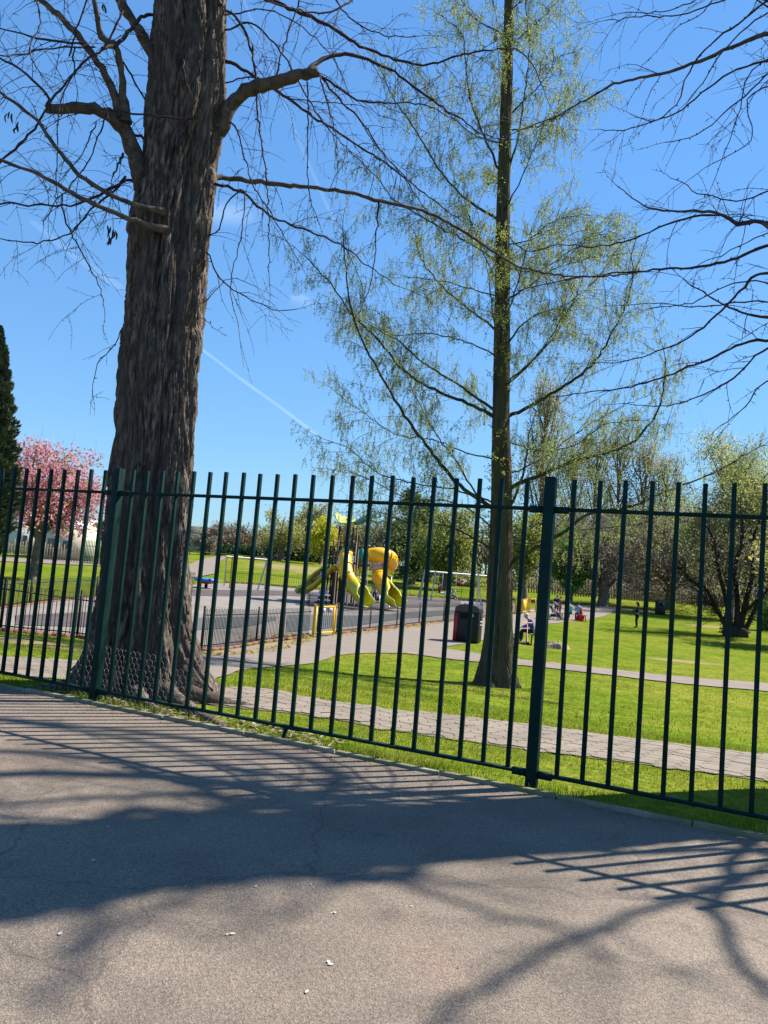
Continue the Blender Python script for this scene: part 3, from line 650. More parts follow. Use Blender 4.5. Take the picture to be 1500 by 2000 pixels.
bough([tp(7.0), sdir(520, 1640, 7.8), sdir(650, 1680, 7.7), sdir(760, 1722, 7.6), sdir(880, 1765, 7.5), sdir(1000, 1805, 7.4), sdir(1130, 1842, 7.3), sdir(1200, 1890, 7.2)], .055, .02, 18)
bough([tp(8.6), sdir(300, 1650, 9.0), sdir(240, 1740, 9.2), sdir(180, 1810, 9.3), sdir(130, 1900, 9.4), sdir(90, 1990, 9.4)], .07, .03, 24)
bough([tp(8.2), sdir(420, 1700, 8.6), sdir(330, 1770, 8.8), sdir(220, 1830, 9.0), sdir(150, 1890, 9.1)], .05, .02, 24)
bough([tp(4.4), sdir(1480, 1640, 4.9), sdir(1420, 1700, 5.1), sdir(1400, 1790, 5.4), sdir(1440, 1880, 5.6), sdir(1500, 1960, 5.8)], .06, .03, 20)
bough([tp(8.0), sdir(700, 1640, 8.4), sdir(600, 1600, 8.6), sdir(420, 1560, 8.9), sdir(200, 1560, 9.3), sdir(-50, 1580, 9.6)], .09, .04, 34)
bough([tp(9.0), sdir(560, 1560, 9.4), sdir(380, 1480, 9.7), sdir(220, 1440, 9.9), sdir(60, 1420, 10), sdir(-60, 1400, 10)], .08, .04, 34)
bough([tp(9.4), sdir(500, 1600, 9.8), sdir(330, 1520, 10), sdir(150, 1480, 10.2), sdir(-40, 1470, 10.4)], .10, .06, 30)
bough([tp(6.0), sdir(1150, 1590, 6.6), sdir(900, 1560, 7.0), sdir(700, 1540, 7.4), sdir(420, 1500, 7.8)], .09, .04, 26)
bough([tp(6.2), sdir(1300, 1640, 6.4), sdir(1200, 1640, 6.6), sdir(1000, 1640, 6.9), sdir(820, 1600, 7.2)], .08, .05, 22)
bough([tp(4.2), sdir(700, 1640, 6.0), sdir(330, 1712, 7.6), sdir(60, 1765, 8.8), sdir(-200, 1800, 9.8)], .30, .15, 26)
bough([tp(8.4), sdir(800, 1590, 8.6), sdir(560, 1552, 9.0), sdir(300, 1520, 9.4), sdir(60, 1515, 9.8), sdir(-160, 1520, 10.2)], .15, .08, 40)
bough([tp(9.4), sdir(500, 1470, 9.8), sdir(330, 1440, 10.1), sdir(140, 1420, 10.4), sdir(-80, 1400, 10.6)], .10, .05, 40)
bough([tp(10), sdir(700, 1720, 10.2), sdir(560, 1790, 10.4), sdir(430, 1850, 10.6)], .04, .02, 26)

# ------------------------------------------------------------------ second tree (swamp cypress type, just in leaf)
b2 = G(963, 1338); T2Y = b2[1]; T2 = np.array([b2[0], T2Y, b2[2]-.05])
t2 = empty('slender_tree', T2, label='tall straight tree coming into light green leaf on the lawn beside the square fence post', cat='tree')
prof2 = [(-160, 985, 1002), (0, 985, 1004), (150, 979, 1001), (300, 973, 999), (500, 966, 995), (800, 960, 996), (950, 958, 999), (1030, 956, 1001), (1100, 952, 1000), (1200, 948, 1002), (1260, 940, 1003), (1300, 932, 1004), (1330, 922, 1006), (1345, 914, 1010)]
cz2, cx2, rr2 = [], [], []
for y, l, r_ in prof2:
    a = P(l, y, T2Y); b = P(r_, y, T2Y); c = (a+b)/2; cz2.append(c[2]); cx2.append(c[0]); rr2.append(np.linalg.norm(b-a)/2)
cz2 = np.array(cz2)[::-1]; cx2 = np.array(cx2)[::-1]; rr2 = np.array(rr2)[::-1]
zs = np.concatenate([np.linspace(T2[2]-.1, T2[2]+1.6, 60), np.linspace(T2[2]+1.6, cz2[-1], 160)[1:]])
cen = np.stack([np.interp(zs, cz2, cx2), np.full(len(zs), T2Y), zs], -1); rad = np.interp(zs, cz2, rr2)
V = bark_trunk(cen, rad*.93, zs, 140, [(-2.6, .2, .3), (-1.8, .22, .3), (-1.0, .25, .3), (-.2, .25, .3), (.9, .2, .3), (2, .2, .3)], .035, 41, T2[2], flute=.1)
mb = MB(); mb.grid(V-T2)
M_bark2 = mat('reddish_bark', (.13, .098, .068), (.035, .028, .022), scale=1.5, detail=12, rough=.92, bump=.8, bscale=4, stretch=(10, 10, 1.0), spec=.1, c3=(.09, .085, .04), s3=.5)
mb.build('trunk', M_bark2, t2, smooth=True)
M_leaf2 = leafmat('larch_leaf', (.42, .47, .14), (.30, .36, .09), tr=.6)
def T(pix, r0, r1, dy, ntw=26, tl=(.5, 1.5), leafd=1.0, y0=0.0):
    n = len(pix); pts = np.array([P(x, y, T2Y+y0+dy*(i/(n-1))) for i, (x, y) in enumerate(pix)])
    L = np.linalg.norm(np.diff(pts, axis=0), axis=1).sum(); m = max(10, int(L/.14)); c = spline(pts, m)
    c[1:-1] += rng.normal(size=(m-2, 3))*.012
    ra = r0+(r1-r0)*np.linspace(0, 1, m)**.7
    mb = MB(); mb.tube(c-T2, ra, 6); o = mb.build('branch', M_limb2, t2, smooth=True)
    tm = MB(); leaf = []
    def tw(p0, d, Lq, r_, lev):
        nn = max(3, int(Lq/.16)+1); st = Lq/nn; pp = [p0]; d = unit(d)
        for i in range(nn):
            d = unit(d+np.array([0, 0, -.35*st])+rng.normal(size=3)*.22*math.sqrt(st)*1.5); pp.append(pp[-1]+d*st)
        pp = np.array(pp); tm.tube(pp, np.linspace(r_*.8, .002, len(pp)), 3, cap=False)
        if lev > 0:
            for k in range(int(Lq*5.0)+1):
                i = rng.integers(1, len(pp)); tw(pp[i], unit(unit(pp[i]-pp[i-1])*.7+rng.normal(size=3)*.55), Lq*rng.uniform(.25, .55), max(.003, r_*.55), lev-1)
        # pendent leafy shoots
        if rng.random() < .95*leafd:
            for k in range(int(Lq*5.5)+1):
                i = rng.integers(max(1, len(pp)//3), len(pp)); q = pp[i]; Ls = rng.uniform(.08, .34)
                e = q+np.array([rng.normal()*.06, rng.normal()*.06, -Ls]); tm.tube([q, (q+e)/2+rng.normal(size=3)*.01, e], [.0022, .0018, .0015], 3, cap=False)
                nl = int(4+Ls*40); u = rng.random(nl)[:, None]; leaf.append(q+(e-q)*u+rng.normal(size=(nl, 3))*.016)
    for k in range(int(ntw*1.25)):
        i = int(m*(.12+.87*rng.random()**.8)); i = min(max(i, 2), m-1); td = unit(c[i]-c[i-1])
        side = unit(rng.normal(size=3)); 
        tw(c[i]-T2, unit(td*.8+side*.75+np.array([0, 0, .1])), rng.uniform(*tl)*(1.1-.5*i/m), .008, 1)
    tw(c[-1]-T2, unit(c[-1]-c[-2]), tl[1]*.6, max(r1, .006), 1)
    tm.build('twigs', M_limb2, o)
    if leaf:
        lv = np.concatenate(leaf); mb = MB(); mb.add(*quads(lv, .021, 1.8)); mb.build('leaves', M_leaf2, o)
s7 = lambda L: [(550+x/2, y/2) for x, y in L]
T(s7([(845, 1640), (780, 1600), (640, 1540), (480, 1450), (380, 1330), (270, 1220), (200, 1120), (90, 1000)]), .05, .012, -1.2, 34)
T(s7([(845, 1610), (700, 1510), (560, 1420), (450, 1330), (380, 1290), (280, 1230)]), .04, .012, 1.0, 24)
T(s7([(850, 1300), (790, 1250), (720, 1200), (610, 1100), (540, 1000), (520, 900)]), .034, .01, .9, 22)
T(s7([(860, 870), (740, 790), (620, 670), (560, 570), (500, 480), (420, 350), (390, 280)]), .038, .01, -.8, 26)
T(s7([(865, 700), (790, 530), (740, 400), (720, 260), (700, 130), (620, 60)]), .034, .01, .8, 26)
T(s7([(845, 2000), (700, 1900), (560, 1730), (460, 1590), (380, 1450), (310, 1320), (270, 1200), (250, 1050), (240, 900)]), .058, .012, -1.9, 36)
T(s7([(845, 2010), (740, 1900), (690, 1810), (620, 1720), (560, 1620), (500, 1500)]), .034, .01, 1.1, 20)
T(s7([(850, 1395), (700, 1330), (560, 1300), (450, 1310), (330, 1250)]), .022, .008, .5, 18)
T(s7([(855, 1030), (750, 960), (640, 900), (520, 830), (420, 760), (370, 690), (320, 640)]), .032, .01, -1.1, 26)
T(s7([(850, 1160), (740, 1130), (640, 1100), (480, 1080)]), .02, .008, .9, 16)
T(s7([(880, 1630), (1000, 1570), (1100, 1510), (1210, 1430), (1290, 1300), (1350, 1180), (1370, 1070), (1365, 1000)]), .052, .012, -1.2, 34)
T(s7([(880, 1490), (980, 1410), (1060, 1320), (1130, 1200), (1180, 1080)]), .034, .01, 1.0, 24)
T(s7([(880, 1350), (930, 1280), (1000, 1230), (1110, 1190), (1200, 1120)]), .028, .01, -.9, 22)
T(s7([(880, 1170), (960, 1120), (1050, 1060), (1200, 1010), (1350, 990)]), .03, .008, .8, 24)
T(s7([(880, 1910), (1000, 1860), (1150, 1800), (1270, 1770), (1380, 1720), (1450, 1640), (1490, 1520), (1500, 1400)]), .062, .014, -1.6, 36)
T(s7([(885, 450), (960, 380), (1040, 290), (1070, 230), (1150, 200)]), .026, .008, .8, 22)
T(s7([(870, 720), (920, 550), (950, 370), (965, 150), (950, -20)]), .034, .012, -.5, 20)
T(s7([(880, 510), (1000, 490), (1100, 450), (1180, 380)]), .022, .008, -.9, 20)
T(s7([(885, 140), (800, 100), (740, 60), (700, -10)]), .022, .01, .5, 16)
T(s7([(885, 190), (960, 120), (1050, 40), (1120, -60)]), .026, .01, .7, 22)
T(s7([(885, 40), (980, -20), (1080, -60)]), .02, .01, -.6, 18)
T(s7([(865, 560), (780, 540), (680, 470), (600, 400), (540, 380)]), .02, .008, .9, 20)
T(s7([(860, 960), (960, 940), (1040, 880), (1100, 850), (1200, 840)]), .02, .008, -.8, 20)
T(s7([(860, 900), (960, 980), (1060, 960), (1180, 900), (1280, 930)]), .02, .008, .9, 22)
T(s7([(880, 1050), (1000, 1060), (1100, 1000), (1260, 900)]), .018, .008, -1.3, 22)
T([(985, 1010), (1010, 960), (1020, 930), (1030, 880), (1035, 840)], .045, .02, -.5, 12)
T([(985, 1110), (1020, 1085), (1085, 1050), (1160, 1000), (1230, 990), (1290, 965), (1400, 920), (1470, 880)], .06, .012, -1.0, 34, leafd=.8)
T([(990, 1060), (1040, 1060), (1100, 1040), (1180, 1030), (1260, 1020), (1350, 960)], .03, .01, 1.3, 22, leafd=.8)
T([(975, 1080), (940, 1060), (905, 1040), (860, 1025), (800, 1020), (740, 1000)], .035, .01, -1.4, 20, leafd=.8)
T([(975, 1040), (930, 1005), (880, 980), (800, 975), (730, 940), (680, 920)], .026, .01, .9, 18)
T([(975, 985), (900, 960), (820, 945), (740, 925), (670, 870), (640, 860)], .026, .008, -1.0, 20)
T([(985, 930), (1050, 900), (1120, 850), (1200, 800), (1270, 770)], .024, .008, 1.1, 22)
T([(985, 860), (1050, 880), (1120, 870), (1180, 830), (1250, 820)], .02, .008, -1.4, 18)
T([(978, 900), (900, 880), (850, 860), (780, 850), (700, 800), (650, 760)], .022, .008, 1.0, 18)
# short leafy sprays growing straight from the trunk
sm = MB(); lv = []
for k in range(95):
    yy = random.choice([random.gauss(520, 60), random.gauss(960, 60), random.uniform(100, 900)]); c0 = P(980, yy, T2Y); c0[0] = float(np.interp(c0[2], cz2, cx2)); a_ = random.uniform(-3.4, .3); r0_ = float(np.interp(c0[2], cz2, rr2)); p0 = c0+np.array([math.cos(a_)*r0_*.9, math.sin(a_)*r0_*.9, 0])
    L_ = random.uniform(.12, .45); e_ = p0+np.array([math.cos(a_)*L_*.7, math.sin(a_)*L_*.7, random.uniform(-.2, .25)]); sm.tube([p0-T2, e_-T2], [.006, .003], 3, cap=False)
    nl = int(L_*60); u = rng.random(nl)[:, None]; lv.append(p0+(e_-p0)*u+rng.normal(size=(nl, 3))*.03-T2)
o = sm.build('trunk_sprays', M_limb2, t2); mb = MB(); mb.add(*quads(np.concatenate(lv), .034, 1.5)); mb.build('leaves', M_leaf2, o)
# boughs reaching toward and away from the road
for z, an, L in ((640, -1.5, 2.4), (520, 1.3, 2.2), (700, -1.9, 2.6), (820, 1.8, 2.6), (420, -1.3, 2.0), (560, -2.2, 2.0), (350, 1.6, 1.8), (760, -1.1, 2.4), (250, -1.7, 1.6), (180, 1.4, 1.6)):
    c0 = P(980, z, T2Y); pts = [c0+np.array([math.cos(an)*L*u, math.sin(an)*L*u, L*.25*u+.35*L*u*u]) for u in (0, .35, .7, 1)]
    pix = []
    def proj(p):
        v = p-CAM; dpt = v@fwd; return 750+FPX*(v@CR)/dpt, 1000-FPX*(v@CU)/dpt
    n = len(pts)
    T([proj(p) for p in pts], .026, .008, (pts[-1][1]-T2Y), 14)

# ------------------------------------------------------------------ generic park trees
def park_tree(name, label, group, base, top, width, leaf, n_leaf, leaf_size, shape='round', trunk_r=.25, crown0=.25, limbs=16, twigs=160, twm=None, sparse=1.0, aspect=1.3, seed=1, leaf2=None, n2=0, lean=0.0, bottom=None, trunk_m=None, fork=False, cluster=.16, cat='tree'):
    global rng
    keep = rng; rng = np.random.default_rng(seed)
    org = np.asarray(base, float); mpp = m_per_px(org)
    H = max(1.0, top*mpp); W = width*mpp/2; z0 = H*crown0
    root_ = empty(name, org, label=label, cat=cat, group=group)
    tb = MB(); tw_ = MB()
    tz = np.linspace(-.2, H*(.45 if fork else .8), 8)
    cpts = np.stack([lean*tz/H*H*.2+rng.normal(size=8)*.03*tz/3, rng.normal(size=8)*.03*tz/3, tz], -1)
    tb.tube(cpts, trunk_r*np.array([1.35, 1.05, .92, .82, .7, .58, .42, .25]), 9)
    cl = []
    for i in range(limbs):
        u = (i+.5)/limbs; th_ = i*2.4+rng.normal()*.3
        if shape == 'column':
            zt = z0+(H-z0)*u; rr_ = W*(.35+.65*math.sin(math.pi*min(1, (u*.85+.15)))**.7)*rng.uniform(.55, 1); zt2 = min(H, zt+(H-z0)*.22)
            st = np.array([0, 0, zt*.85])
            e = np.array([math.cos(th_)*rr_, math.sin(th_)*rr_, zt2])
        else:
            ph = math.acos(1-1.75*rng.random()); rr_ = rng.uniform(.72, 1.0)
            cz_ = (H+z0)/2; e = np.array([math.cos(th_)*math.sin(ph)*W*rr_, math.sin(th_)*math.sin(ph)*W*rr_, cz_+math.cos(ph)*(H-z0)/2*rr_])
            st = np.array([0, 0, max(H*.12, min(H*.7, e[2]*rng.uniform(.35, .65)))])
            if shape == 'weep': e[2] = max(e[2], z0+(H-z0)*.55)
        k = np.interp(st[2], tz, np.arange(8)); st = st+np.array([cpts[int(k)][0], cpts[int(k)][1], 0])
        mid = (st+e)/2+np.array([0, 0, (H-z0)*(.10 if shape != 'column' else -.03)])+rng.normal(size=3)*W*.07
        lp = spline([st, mid, e], 7); tb.tube(lp, np.linspace(trunk_r*.38, trunk_r*.06, 7), 5, cap=False)
        for q in range(4):
            f = rng.uniform(.4, 1.05); pt = st+(e-st)*f+rng.normal(size=3)*W*.14
            cl.append(pt); tw_.tube(spline([lp[min(6, int(f*5))], (lp[min(6, int(f*5))]+pt)/2+rng.normal(size=3)*W*.03, pt], 4), np.linspace(trunk_r*.12, trunk_r*.03, 4), 3, cap=False)
    cl = np.array(cl); trm = trunk_m or M_far
    tb.build('trunk', trm, root_, smooth=True)
    sg = W*cluster
    # twig haze
    for i in range(twigs):
        c = cl[rng.integers(len(cl))]; d = unit(rng.normal(size=3)+np.array([0, 0, .5 if shape != 'weep' else -1.2])+unit(c-np.array([0, 0, z0]))*.8)
        L = W*rng.uniform(.2, .5)*(1.7 if shape == 'weep' else 1); m_ = c+d*L*.5+rng.normal(size=3)*L*.1; e = c+d*L+np.array([0, 0, -.5*L if shape == 'weep' else 0])
        r_ = max(.006, mpp*.28); tw_.tube([c, m_, e], [r_, r_*.8, r_*.4], 3, cap=False)
    tw_.build('branches', twm or trm, root_)
    def lv(n, m, nm, size):
        if not n: return
        ci = cl[rng.integers(len(cl), size=n)]
        wt = rng.random(len(cl)); 
        d = rng.normal(size=(n, 3)); p = ci+d*sg*np.array([1, 1, .8])
        if shape == 'weep': p[:, 2] -= rng.random(n)**1.3*(H-z0)*.55; p[:, :2] = ci[:, :2]+d[:, :2]*sg*.35
        if shape == 'column': p = ci+d*sg*np.array([.7, .7, 1.6])
        p = p[(p[:, 2] > z0*.6) & (p[:, 2] < H*1.04)]
        mb = MB(); mb.add(*quads(p, size, aspect)); mb.build(nm, m, root_)
    lv(n_leaf, leaf, 'leaves', leaf_size); lv(n2, leaf2, 'blossom' if name == 'cherry_tree' else 'leaves', leaf_size)
    rng = keep
    return root_
L_olive = leafmat('leaf_olive', (.54, .52, .17), (.36, .36, .11), sc=.5)
L_lime = leafmat('leaf_yellow_green', (.78, .72, .05), (.58, .58, .04), sc=.5)
L_green = leafmat('leaf_green', (.20, .42, .05), (.11, .25, .035), sc=.5)
L_dark = leafmat('leaf_dark', (.06, .12, .03), (.03, .065, .02), sc=.35, tr=.2)
L_mid = leafmat('leaf_mid', (.32, .36, .06), (.16, .20, .035), sc=.4)
L_brown = leafmat('leaf_bud', (.37, .31, .20), (.24, .20, .13), sc=.5)
L_grey = leafmat('leaf_grey', (.32, .29, .21), (.20, .185, .13), sc=.5)
L_pinkbud = leafmat('leaf_pinkish', (.34, .22, .17), (.24, .16, .11), sc=.5)
L_pink = leafmat('blossom_pink', (.86, .42, .50), (.66, .24, .31), sc=2.0, tr=.5)
L_ygreen = leafmat('leaf_copper_green', (.42, .34, .07), (.28, .22, .05), sc=1.0)
M_grey = mat('grey_branch', (.26, .23, .19), (.15, .13, .11), rough=.95, spec=.05)
def at(px, py, dist=None):
    if dist is None: return G(px, py)
    p = P(px, py, dist); p[2] = float(h(p[0], p[1])); return p
FT = 'trees along the far edge of the park'
def ft(name, label, px, dist, toppy, width, leaf, n, size, **kw):
    b = at(px, 1100, dist); mpp = m_per_px(b)
    v = b-CAM; by = 1000-FPX*(v@CU)/(v@fwd); b[0] += (px-(750+FPX*(v@CR)/(v@fwd)))*mpp
    return park_tree(name, label, kw.pop('group', None), b, by-toppy, width, leaf, n, size, **kw)
L_pop = leafmat('leaf_poplar', (.42, .38, .16), (.28, .25, .11), sc=.5, tr=.6)
L_willow = leafmat('leaf_willow', (.54, .55, .19), (.38, .40, .13), sc=.5, tr=.6)
# cherry
cb = G(66, 1132)
park_tree('cherry_tree', 'pink blossoming cherry tree on the grass in front of the white roofed hut', None, cb, 1132-862, 235, L_ygreen, 3600, .15, trunk_r=.36, crown0=.53, limbs=26, twigs=140, seed=3, leaf2=L_pink, n2=13000, fork=True, trunk_m=M_far, cluster=.13)
# conifer
def conifer(name, label, px, dist, toppy, width, seed):
    global rng
    keep = rng; rng = np.random.default_rng(seed)
    b = at(px, 1100, dist); mpp = m_per_px(b); v = b-CAM; by = 1000-FPX*(v@CU)/(v@fwd); b[0] += (px-(750+FPX*(v@CR)/(v@fwd)))*mpp
    H = (by-toppy)*mpp; W = width*mpp/2
    r_ = empty(name, b, label=label, cat='tree')
    mb = MB(); mb.tube([(0, 0, -.2), (0, 0, H*.5), (0, 0, H*.95)], [.3, .2, .04], 8); mb.build('trunk', M_far, r_)
    n = 34000; u = rng.random(n)**.9; th_ = rng.random(n)*6.283; tier = .82+.18*np.abs(np.sin(u*60+th_*3)); lump = .88+.18*np.sin(th_*5+u*25)*np.sin(u*40-th_*2)
    prof_ = np.clip(np.minimum((1-u)*1.5, .35+u*2.2)*1.0, 0, 1)**.75
    rad_ = W*prof_*tier*lump*rng.uniform(.72, 1.02, n); z = .25+u*(H-.25)
    c = np.stack([np.cos(th_)*rad_, np.sin(th_)*rad_, z], -1); ax = np.stack([np.cos(th_), np.sin(th_), np.full(n, .9)], -1)
    mb = MB(); mb.add(*quads(c, .16, 2.0, axis=ax, flat=.5)); mb.build('foliage', L_conif, r_)
    rng = keep
L_conif = leafmat('conifer_leaf', (.07, .10, .045), (.03, .05, .025), sc=.8, tr=.15)
conifer('conifer', 'tall dark conical conifer at the left edge beside the pink cherry tree', -64, 43, 625, 172, 5)

# far treeline, left to right
ft('bare_tree', 'low greyish trees left of the pinkish bare tree, far beyond the blue swing seat', 392, 150, 1030, 70, L_grey, 1500, .3, crown0=.12, seed=11)
ft('bare_tree', 'pinkish brown bare tree far behind the left pair of swing legs', 432, 150, 1018, 75, L_pinkbud, 2600, .28, crown0=.12, seed=12, twigs=260)
ft('bare_tree', 'brown bare tree far behind the white bar of the left swing frame', 472, 152, 1022, 70, L_brown, 2400, .28, crown0=.12, seed=13, twigs=260)
ft('bare_tree', 'low greenish brown tree left of the big round olive tree', 508, 155, 1034, 60, L_olive, 1800, .28, crown0=.1, seed=14)
ft('round_tree', 'big round olive green tree with a dark trunk far across the lawn', 547, 138, 990, 92, L_olive, 6000, .26, crown0=.2, trunk_r=.5, seed=15, twigs=200)
ft('round_tree', 'tall pale olive tree left of the bright yellow green one', 594, 146, 966, 78, L_olive, 4200, .26, crown0=.2, trunk_r=.4, seed=16, twigs=240)
ft('round_tree', 'bright yellow green tree to the left of the play tower', 626, 136, 1003, 62, L_lime, 5600, .26, crown0=.1, trunk_r=.3, seed=17)
ft('bare_tree', 'pale green tree showing behind the leaf shaped canopy of the play tower', 668, 150, 1000, 70, L_olive, 2600, .28, crown0=.1, seed=18)
ft('bare_tree', 'greyish tree low behind the play tower platform', 706, 150, 1032, 70, L_grey, 2600, .3, crown0=.08, seed=19)
ft('bare_tree', 'grey brown bare tree between play tower and dark green tree', 752, 140, 1000, 66, L_grey, 1800, .28, crown0=.1, seed=20, twigs=300)
ft('evergreen_tree', 'large dark green tree behind the yellow tube slide on the right', 802, 96, 952, 112, L_dark, 9000, .26, crown0=.08, trunk_r=.45, seed=21, leaf2=L_mid, n2=2500)
ft('round_tree', 'olive green tree overlapping the dark one above the right swing frame', 868, 90, 985, 122, L_mid, 8000, .24, crown0=.16, trunk_r=.4, seed=22, leaf2=L_olive, n2=3500)
ft('bare_tree', 'bare grey tree behind the trunk of the slender tree', 935, 112, 1005, 80, L_grey, 1800, .26, crown0=.15, seed=23, twigs=260)
ft('leaning_tree', 'dark leafy tree with a leaning black trunk just right of the slender tree', 1022, 74, 1005, 96, L_mid, 6000, .2, crown0=.3, trunk_r=.4, seed=24, lean=-.3, leaf2=L_lime, n2=800)
ft('green_tree', 'bright fresh green tree behind the square fence post', 1112, 84, 1012, 86, L_green, 8000, .22, crown0=.14, trunk_r=.3, seed=25)
M_stem = mat('mossy_branch', (.19, .19, .11), (.11, .11, .06), rough=.95, spec=.05)
ft('poplar', 'tallest slim poplar rising right behind the slender tree', 1044, 118, 742, 92, L_pop, 11000, .2, cluster=.24, shape='column', crown0=.05, limbs=44, trunk_r=.4, seed=26, twigs=260, twm=M_stem)
ft('poplar', 'poplar above the bright fresh green tree', 1105, 124, 858, 88, L_pop, 6500, .2, cluster=.24, shape='column', crown0=.05, limbs=34, trunk_r=.35, seed=27, twigs=200, twm=M_stem)
ft('poplar', 'poplar between two others left of the grey gnarled tree top', 1152, 122, 862, 80, L_pop, 6000, .2, cluster=.24, shape='column', crown0=.05, limbs=34, trunk_r=.35, seed=28, twigs=200, twm=M_stem)
ft('poplar', 'slim poplar directly above the grey gnarled tree', 1196, 120, 845, 86, L_pop, 6500, .2, cluster=.24, shape='column', crown0=.05, limbs=34, trunk_r=.35, seed=29, twigs=200, twm=M_stem)
ft('poplar', 'poplar above the woman in black', 1244, 120, 868, 92, L_pop, 7000, .2, cluster=.24, shape='column', crown0=.05, limbs=34, trunk_r=.35, seed=30, twigs=200, twm=M_stem)
ft('poplar', 'short poplar left of the big weeping tree', 1290, 122, 890, 96, L_pop, 6500, .2, cluster=.24, shape='column', crown0=.05, limbs=30, trunk_r=.35, seed=31, twigs=160, twm=M_stem)
ft('bare_tree', 'grey bare tree in the wood behind the poplars, left part', 1080, 130, 980, 110, L_grey, 3500, .28, crown0=.08, seed=32, twigs=300)
ft('bare_tree', 'grey bare tree in the wood behind the gnarled tree', 1180, 130, 985, 130, L_grey, 4000, .28, crown0=.08, seed=33, twigs=300)
ft('bare_tree', 'brownish bare tree in the wood above the far litter bin', 1290, 126, 980, 130, L_brown, 4000, .28, crown0=.08, seed=34, twigs=300)
ft('bare_tree', 'greyish bare tree at the right end of the wood', 1400, 122, 960, 140, L_grey, 4200, .28, crown0=.08, seed=35, twigs=300)
ft('bare_tree', 'olive tree at the right edge behind the weeping tree', 1500, 120, 930, 130, L_olive, 4000, .28, crown0=.08, seed=36, twigs=200)
gb = G(1178, 1184)
park_tree('gnarled_tree', 'grey gnarled tree with stout pale trunk and wide bare brown crown behind the path', None, gb, 1184-1000, 230, L_brown, 7000, .16, trunk_r=.55, crown0=.2, limbs=34, twigs=2600, seed=40, twm=M_grey, trunk_m=M_grey)
park_tree('spreading_tree', 'dark brown twiggy spreading tree behind the far litter bin', None, at(1310, 1100, 88), 200, 220, L_brown, 7000, .2, trunk_r=.4, crown0=.1, limbs=34, twigs=2200, seed=41)
ft('weeping_tree', 'big pale olive weeping tree filling the right edge behind the many stemmed tree', 1425, 78, 846, 240, L_willow, 40000, .16, crown0=.22, trunk_r=.4, limbs=34, seed=42, twigs=1500, twm=M_stem)
# many-stemmed tree at right
ms = G(1436, 1243); M_dstem = mat('dark_stem', (.07, .06, .05), (.035, .03, .026), rough=.95, spec=.05); mst = empty('many_stemmed_tree', ms, label='dark tree with many stems fanning out from one base near the right edge', cat='tree')
mY = ms[1]
for pix, r0, r1 in (([(1425, 1240), (1395, 1180), (1378, 1150), (1350, 1135), (1330, 1110)], .16, .05), ([(1430, 1240), (1420, 1180), (1405, 1120), (1395, 1060), (1370, 1010)], .2, .05), ([(1438, 1240), (1440, 1170), (1435, 1110), (1450, 1050), (1445, 980)], .22, .05),
                    ([(1445, 1240), (1455, 1180), (1470, 1120), (1470, 1060), (1490, 1000)], .22, .05), ([(1450, 1240), (1475, 1190), (1490, 1130), (1510, 1060), (1530, 1010)], .18, .05), ([(1432, 1240), (1400, 1190), (1380, 1170), (1370, 1160)], .09, .03), ([(1440, 1240), (1460, 1190), (1485, 1170), (1520, 1120)], .12, .04)):
    dyy = rng.uniform(-2.5, 2.5); n = len(pix); pts = np.array([P(x, y, mY+dyy*(i/(n-1))**1.5) for i, (x, y) in enumerate(pix)]); c = spline(pts, 16); mb = MB(); mb.tube(c-ms, np.linspace(r0, r1, 16), 7)
    for k in range(110):
        i = rng.integers(4, 16); d = unit(unit(c[i]-c[i-1])+rng.normal(size=3)*.7); L = rng.uniform(.8, 2.6); q = c[i]-ms
        mb.tube([q, q+d*L*.5+rng.normal(size=3)*.08, q+d*L+rng.normal(size=3)*.15+np.array([0, 0, .1])], [.025, .016, .008], 3, cap=False)
        for _ in range(3):
            d2 = unit(d+rng.normal(size=3)*.8); q2 = q+d*L*rng.uniform(.4, 1); mb.tube([q2, q2+d2*L*.45], [.012, .006], 3, cap=False)
    mb.build('stem', M_dstem, mst, smooth=True)
mb = MB(); mb.ellip(np.array([0, 0, .2]), (.9, .7, .6), 14, 8); mb.v[-1] += rng.normal(size=mb.v[-1].shape)*.08; mb.build('stump_base', M_dstem, mst)
c = rng.normal(size=(2600, 3))*np.array([2.6, 2.0, 1.2])+np.array([-.3, 0, 5.4]); mb = MB(); mb.add(*quads(c, .11, 1.6)); mb.build('leaves', L_brown, mst)
def bush(name, label, px, py, wpx, hpx, leaf, n, seed, size=.14, group=None, dist=None):
    global rng
    keep = rng; rng = np.random.default_rng(seed); b = at(px, py, dist); mpp = m_per_px(b); W = wpx*mpp/2; H = hpx*mpp
    cc = np.stack([rng.normal(size=18)*W*.45, rng.normal(size=18)*W*.35, rng.random(18)*H*.75], -1)
    p = cc[rng.integers(18, size=n)]+rng.normal(size=(n, 3))*np.array([W*.2, W*.2, H*.14]); p[:, 2] = np.abs(p[:, 2])
    r_ = empty(name, b, label=label, cat='bush', group=group)
    mb = MB(); mb.add(*quads(p, size, 1.3)); mb.build('foliage', leaf, r_)
    mb = MB()
    for q in cc[:10]: mb.tube([np.zeros(3), q*.5+[0, 0, .1], q], [.05, .03, .015], 4, cap=False)
    mb.build('stems', M_far, r_); rng = keep
bush('bush', 'green leafy bush at the right edge beside the many stemmed tree', 1496, 1232, 50, 75, L_green, 3000, 50)
bush('bush', 'small dark bush at the foot of the many stemmed tree', 1424, 1236, 34, 22, L_dark, 900, 51)
bush('bush', 'dark hedge bush far behind the left swing frame, left one', 440, 1092, 50, 22, L_dark, 1800, 52, .3, dist=140)
bush('bush', 'dark hedge bush far behind the middle of the left swing frame', 480, 1092, 50, 26, L_dark, 1800, 53, .3, dist=140)
bush('bush', 'pale grey bush left of the big round olive tree', 528, 1092, 46, 34, L_grey, 1800, 54, .3, dist=142)
